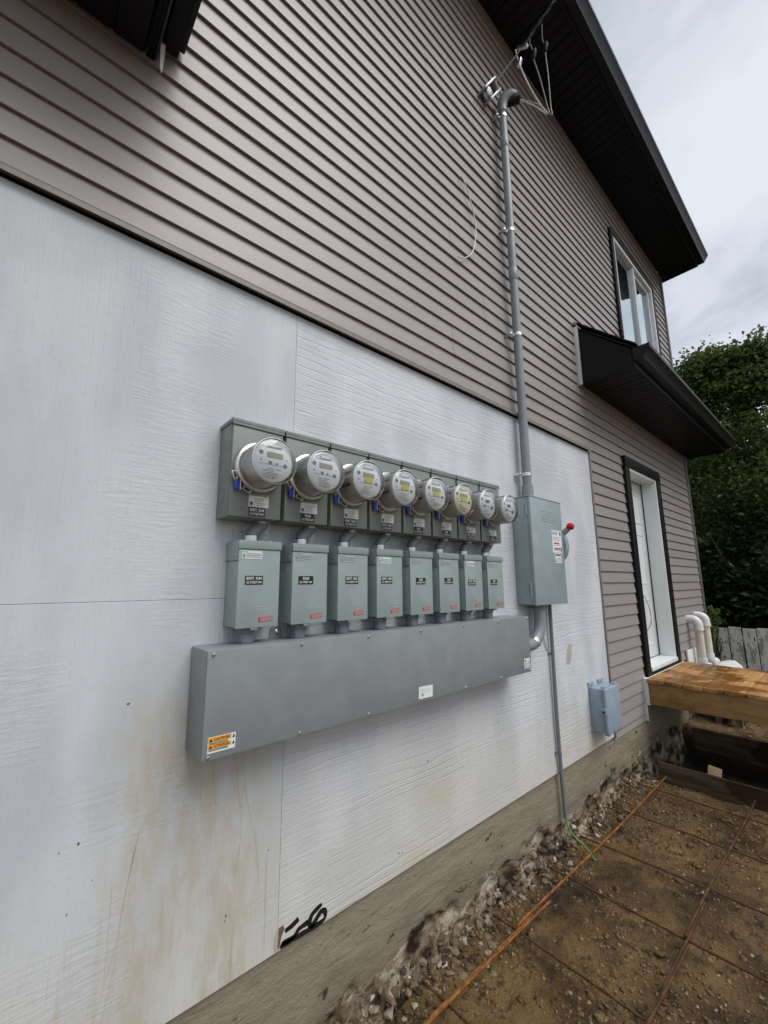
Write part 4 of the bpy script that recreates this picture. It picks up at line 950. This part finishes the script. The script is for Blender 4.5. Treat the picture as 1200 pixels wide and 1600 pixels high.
# ================================================================== DECK, FORMS, REBAR
dk = empty('wooden_deck', (5.3, -1.2, 0), 'new wooden landing deck in front of the white door', 'deck')
DX0, DX1, DT = 4.62, 5.90, .838
rd = random.Random(5)
y = -.038
while y > -2.35:
    wd = .138; a = DX0-.012+rd.uniform(-.012, .006)
    MB().box(a, DX1+rd.uniform(0, .02), y-wd, y, DT-.036, DT+rd.uniform(-.002, .001)).build('plank', 'deck', dk, bevel=.003)
    y -= wd+.0065
MB().box(DX0, DX0+.038, -2.35, -.041, DT-.038-.188, DT-.0385).build('fascia_board', 'joist', dk, bevel=.003)
MB().box(DX1-.038, DX1, -2.35, -.041, DT-.038-.188, DT-.0385).build('fascia_board', 'joist', dk, bevel=.003)
for xx in (5.03, 5.44): MB().box(xx, xx+.038, -2.35, -.041, DT-.038-.188, DT-.0385).build('joist', 'joist', dk)
MB().box(DX0, DX1, -.0405, .003, DT-.038-.20, DT-.001).build('ledger', 'whitestrip', dk, bevel=.002)
for xx in (DX0+.05, DX1-.14): MB().box(xx, xx+.088, -2.25, -2.162, -.2, DT-.0386).build('post', 'joist', dk, bevel=.004)

fb = MB().box(4.545, 4.583, -2.6, -.075, -.10, .142).build('form_board', 'form'); tag(fb, 'muddy timber form board standing on edge across the trench', 'plank')
fb2 = MB().box(5.760, 5.795, -2.6, -.06, -.16, .170).build('form_board', 'form'); tag(fb2, 'dark timber board edging the soil below the far side of the deck', 'plank')
Mx = Matrix.Translation((4.603, -.455, .0)) @ Matrix.Rotation(R(8), 4, 'X') @ Matrix.Rotation(R(4), 4, 'Y')
sk = MB().box(-.017, .017, -.045, .045, -.16, .200, Mx).build('stake', 'stake', bevel=.002); tag(sk, 'short fresh cut wooden stake behind the muddy form board', 'stake')

def rebar(p0, p1, r_, lab, mat, grp, sag=.004):
    mb = MB(); P = []; k_ = 40; a, b_ = Vector(p0), Vector(p1); L_ = (b_-a).length; rr = random.Random(int(p0[0]*1000+p1[1]*77))
    ph = rr.random()*6
    for i in range(k_+1):
        s_ = i/k_; p = a.lerp(b_, s_); p.z += sag*math.sin(s_*7+ph); p.y += .004*math.sin(s_*5+ph) if abs(b_.x-a.x) > 1 else 0; p.x += .004*math.sin(s_*5+ph) if abs(b_.x-a.x) < 1 else 0
        P.append(p)
    mb.tube(P, r_, 8)
    d = (b_-a).normalized(); u = d.orthogonal().normalized(); w = d.cross(u)
    o = mb.build('rebar', mat, smooth=True, ang=60); tag(o, lab, 'rebar', grp)
    # deformation ribs, one part
    q = MB(); nr = int(L_/.02)
    for i in range(nr):
        s_ = (i+.5)/nr; j = min(int(s_*k_), k_-1); p = P[j].lerp(P[j+1], s_*k_-j)
        M_ = Matrix.Translation(p) @ d.to_track_quat('Z', 'Y').to_matrix().to_4x4()
        q.box(-r_*1.12, r_*1.12, -r_*.5, r_*.5, -.002, .002, M_)
    q.build('rib', mat, o)
    return o
G1 = 'rusty bars laid along the house wall'; G2 = 'rusty cross bars of the grid in the dirt'
rebar((-.3, -.150, .058), (2.35, -.172, .060), .0062, 'orange rusty bar nearest the foundation, overlapped by another bar', 'rust', G1)
rebar((-.3, -.168, .060), (2.20, -.158, .062), .0062, 'second rusty bar doubled up beside the bar nearest the foundation', 'rust', G1)
rebar((2.05, -.158, .072), (4.46, -.158, .068), .0062, 'long rusty bar running along the wall up to the form board', 'rust', G1)
rebar((.3, -.742, .062), (2.95, -.722, .060), .0068, 'outer brown rusty bar lying farther from the wall', 'rustdark', G1)
rebar((.6, -.722, .064), (2.55, -.738, .062), .0068, 'outer brown rusty bar doubled up against its neighbour', 'rustdark', G1)
rebar((2.60, -.722, .070), (4.50, -.735, .066), .0068, 'outer brown rusty bar reaching the form board', 'rustdark', G1)
for i, (xx, lb) in enumerate(((1.00, 'cross bar farthest from the form board'), (1.515, 'cross bar meeting the doubled bars below the graffiti'), (2.055, 'third cross bar counted from the green ground wire away from the deck'), (2.62, 'cross bar next to the green ground wire on the graffiti side'), (3.09, 'cross bar passing under the end of the green ground wire'), (3.64, 'cross bar in front of the pale plastic junction box'), (4.19, 'cross bar closest to the muddy form board'))):
    rebar((xx, -.012, .046), (xx+.01+.02*math.sin(i*2.1), -1.9, .052), .0056, 'thin rusty ' + lb, 'rustdark', G2, .003)

# ================================================================== PIPES, FENCE
for (px, zb, zt, rr, lab) in ((6.43, .78, 1.25, .042, 'cream plastic vent pipe with white elbows nearer the door'), (6.80, .80, 1.275, .042, 'cream plastic vent pipe with white elbows nearer the house corner')):
    t = empty('vent_pipe', (px, -.10, .70), lab, 'pipe', 'pair of vent pipes by the house corner')
    MB().tube([(px, -.10, zb), (px, -.10, zt-.05)], rr, 18).build('pipe', 'pvc_cream', t, smooth=True)
    el = [(px, -.10, zt-.09), (px, -.10, zt-.03)] + [(px, -.10+.06*(1-math.cos(R(a))), zt-.03+.06*math.sin(R(a))) for a in range(15, 91, 15)] + [(px, .014, zt+.03)]
    MB().tube(el, rr*1.20, 18).build('elbow', 'pvc_white', t, smooth=True)
    MB().lathe([(rr*1.32, zt-.100), (rr*1.32, zt-.075)], (px, -.10, 0), 'z', 18).build('elbow_collar', 'pvc_white', t, smooth=True)
    el = [(px, -.10, zb+.04), (px, -.10, zb)] + [(px+.09*(1-math.cos(R(a))), -.10, zb-.09*math.sin(R(a))) for a in range(15, 91, 15)] + [(px+.26, -.10, zb-.09)]
    MB().tube(el, rr*1.20, 18).build('elbow', 'pvc_white', t, smooth=True)
    MB().box(px-.004, px+.03, -.10-rr*1.33, -.10-rr*1.2, zt-.115, zt-.088).build('red_print', 'redprint', t)
vp = MB().box(6.15, 6.52, -.024, -.004, .60, .93).build('vent_cover_plate', 'whitestrip', bevel=.004); tag(vp, 'small white board fixed to the siding behind the vent pipes', 'board')
bg = MB(); rb = random.Random(9)
q = bmesh.ops.create_icosphere(bg.bm, subdivisions=3, radius=1, matrix=Matrix.Translation((6.6, -.30, .62)) @ Matrix.Diagonal((.36, .18, .17, 1)))
for v in q['verts']: v.co += Vector((mn.noise(v.co*7), mn.noise(v.co*7+Vector((5, 0, 0))), mn.noise(v.co*7+Vector((0, 9, 0)))))*.06
bg.build('plastic_sack', 'whitestrip', smooth=True); tag(bpy.data.objects['plastic_sack'], 'crumpled white plastic sack beneath the vent pipes', 'sack')
cr = MB().box(6.32, 6.95, -.42, -.17, gh(6.6, -.3)-.05, .50).build('concrete_block', 'concrete', bevel=.01); tag(cr, 'low concrete block carrying the white plastic sack', 'block')

fn = empty('fence', (8.22, 0, 0), 'weathered fence of upright boards with peeling white paint', 'fence')
rf = random.Random(11); y = 3.0
while y > -7:
    wd = .155+rf.uniform(-.012, .018); zt = 1.055+rf.uniform(-.02, .02)
    pass
    MB().box(8.205+rf.uniform(-.004, .004), 8.228, y-wd, y, .10, zt).build('board', 'fence', fn, bevel=.003, seg=1)
    y -= wd+.008+rf.uniform(0, .014)
for zz in (.35, .85): MB().box(8.229, 8.27, -7, 3, zz, zz+.085).build('rail', 'fence', fn)
for yy in (-6.5, -4.3, -2.1, .1, 2.3): MB().box(8.271, 8.36, yy, yy+.09, -.1, 1.02).build('post', 'fence', fn)

# ================================================================== TREES
def leafobj(name, mat, parent, centres, per, spread, size, rnd):
    V, F = leaves(centres, per, spread, size, rnd); me = bpy.data.meshes.new(name); off = WL[parent]
    me.from_pydata([v-off for v in V], [], F); me.materials.append(MT[mat]); o = bpy.data.objects.new(name, me); COL.objects.link(o); o.parent = parent; WL[o] = off
    return o
def leaves(centres, per, spread, size, rnd):
    V = []; F = []
    for c in centres:
        for _ in range(per):
            d = Vector((rnd.gauss(0, 1), rnd.gauss(0, 1), rnd.gauss(0, .75)))*spread*.5; p = c+d
            s_ = size*rnd.uniform(.6, 1.25); a = Vector((rnd.gauss(0, 1), rnd.gauss(0, 1), rnd.gauss(-.35, .6))).normalized(); b_ = a.orthogonal().normalized()
            b_ = (Matrix.Rotation(rnd.random()*6.28, 3, a) @ b_); k_ = len(V)
            nrm = a.cross(b_)*s_*.16
            V += [p-a*s_*.5, p+b_*s_*.30+nrm, p+a*s_*.55, p-b_*s_*.30+nrm]; F.append((k_, k_+1, k_+2, k_+3))
    return V, F
def tree(name, base, hgt, rad, lab, seed, mat='leaf', per=60, ncl=420, size=.11, zlow=.28, tr=.16, grp='trees behind the fence', extra=(), spr=.17):
    rnd = random.Random(seed); t = empty(name, base, lab, 'tree', grp); B = Vector(base)
    trk = MB(); top = B+Vector((rnd.uniform(-.3, .3), rnd.uniform(-.3, .3), hgt*.62))
    pts = [B+Vector((0, 0, -.1)), B.lerp(top, .33)+Vector((rnd.uniform(-.12, .12), rnd.uniform(-.12, .12), 0)), B.lerp(top, .66)+Vector((rnd.uniform(-.2, .2), rnd.uniform(-.2, .2), 0)), top]
    trk.tube(pts, tr, 10, 4, [tr*1.25, tr, tr*.7, tr*.32])
    lumps = [(Vector((rnd.gauss(0, .42)*rad, rnd.gauss(0, .42)*rad, hgt*rnd.uniform(zlow+.12, .88))), rad*rnd.uniform(.20, .42)) for _ in range(14)]
    lumps += [(Vector(e0)-B, e1) for e0, e1 in extra]
    for l, r_ in lumps:
        s_ = B.lerp(top, min(.95, max(.3, l.z/hgt-.18))); e_ = B+l; mid = s_.lerp(e_, .5)+Vector((0, 0, -.12*rad*.5))
        trk.tube([s_, mid, e_], .05, 6, 3, [tr*.35, tr*.22, tr*.07])
        for _ in range(4):
            d = Vector((rnd.gauss(0, 1), rnd.gauss(0, 1), rnd.gauss(.2, .7))).normalized()*r_*1.05
            trk.tube([mid.lerp(e_, .6), e_+d*.5, e_+d], .02, 5, 2, [tr*.12, tr*.07, tr*.03])
    trk.build('trunk', 'bark', t, smooth=True, ang=80)
    cen = []
    for _ in range(ncl):
        l, r_ = rnd.choice(lumps)
        d = Vector((rnd.gauss(0, 1), rnd.gauss(0, 1), rnd.gauss(0, .8))).normalized()*r_*rnd.random()**.4*1.15
        q = B+l+d
        if q.z > B.z+hgt*zlow*.6: cen.append(q)
    leafobj('crown', mat, t, cen, per, rad*spr, size, rnd)
    return t
tree('leafy_tree', (10.6, -1.2, 0), 5.1, 2.7, 'tall broad green tree rising highest behind the white fence', 21, per=66, ncl=760, size=.09, spr=.13, tr=.15, extra=(((10.3, .18, 5.55), .42), ((10.3, -.05, 5.75), .38), ((10.3, -.3, 5.65), .42), ((10.3, -.45, 5.2), .6), ((10.2, -.8, 5.5), .5), ((10.2, .1, 4.7), .75), ((10.2, -.3, 4.2), .8), ((10.1, -.9, 3.9), .8), ((10.1, -.5, 3.3), .8), ((10.1, .2, 3.5), .7), ((10.3, .36, 5.95), .16), ((10.3, .05, 6.12), .18), ((10.3, -.78, 6.12), .2), ((10.3, -.3, 6.05), .15), ((10.3, -1.3, 5.6), .3)))
tree('leafy_tree', (12.5, 1.6, 0), 5.6, 2.6, 'darker green tree partly hidden by the house corner', 22, 'leafdark', per=60, ncl=420, size=.12)
tree('leafy_tree', (13.2, -3.6, 0), 6.2, 3.0, 'dark green tree farther along the fence from the house', 23, 'leafdark', per=60, ncl=420, size=.12)
tree('leafy_tree', (15.5, -.8, 0), 5.2, 3.2, 'dense dark tree standing behind the tallest tree', 24, 'leafdark', per=60, ncl=480, size=.14, zlow=.1)
def shrub(base, h_, r_, lab, seed, mat='leafdark', ncl=150, size=.10, grp=None, per=50):
    rnd = random.Random(seed); t = empty('shrub', base, lab, 'shrub', grp); B = Vector(base); trk = MB(); cen = []
    for _ in range(9):
        e_ = B+Vector((rnd.gauss(0, .5)*r_, rnd.gauss(0, .5)*r_, h_*rnd.uniform(.5, .95))); trk.tube([B+Vector((rnd.uniform(-.1, .1), rnd.uniform(-.1, .1), 0)), B.lerp(e_, .5)+Vector((0, 0, .1)), e_], .02, 5, 3, [.025, .018, .006])
    trk.build('stem', 'bark', t, smooth=True)
    for _ in range(ncl):
        d = Vector((rnd.gauss(0, 1), rnd.gauss(0, 1), rnd.gauss(0, 1))).normalized()*rnd.random()**.35
        cen.append(B+Vector((d.x*r_, d.y*r_, h_*.5+d.z*h_*.48)))
    leafobj('foliage', mat, t, cen, per, .34 if r_ > .2 else .10, size, rnd)
for i, (bx, by, hh, rr, lb) in enumerate(((9.5, 1.2, 2.6, 1.0, 'dark shrub behind the fence at the back of the house'), (9.6, -.6, 2.7, 1.1, 'dark dense shrub filling the gap under the tallest tree'), (9.7, -2.3, 2.6, 1.1, 'dark dense shrub beside the tallest tree trunk'), (9.9, -4.0, 2.5, 1.1, 'dark shrub farther along the white fence'), (11.6, .2, 3.4, 1.5, 'tall dark shrub deep behind the fence'), (11.8, -2.4, 3.4, 1.5, 'tall dark shrub deep in the shade of the trees'))):
    shrub((bx, by, 0), hh, rr, lb, 60+i, ncl=230, size=.12, grp='dark shrubs behind the fence', per=55)
shrub((8.02, .10, .1), 1.32, .13, 'small bright green bush peeking out at the house corner', 91, 'leafbright', 22, .05, per=30)
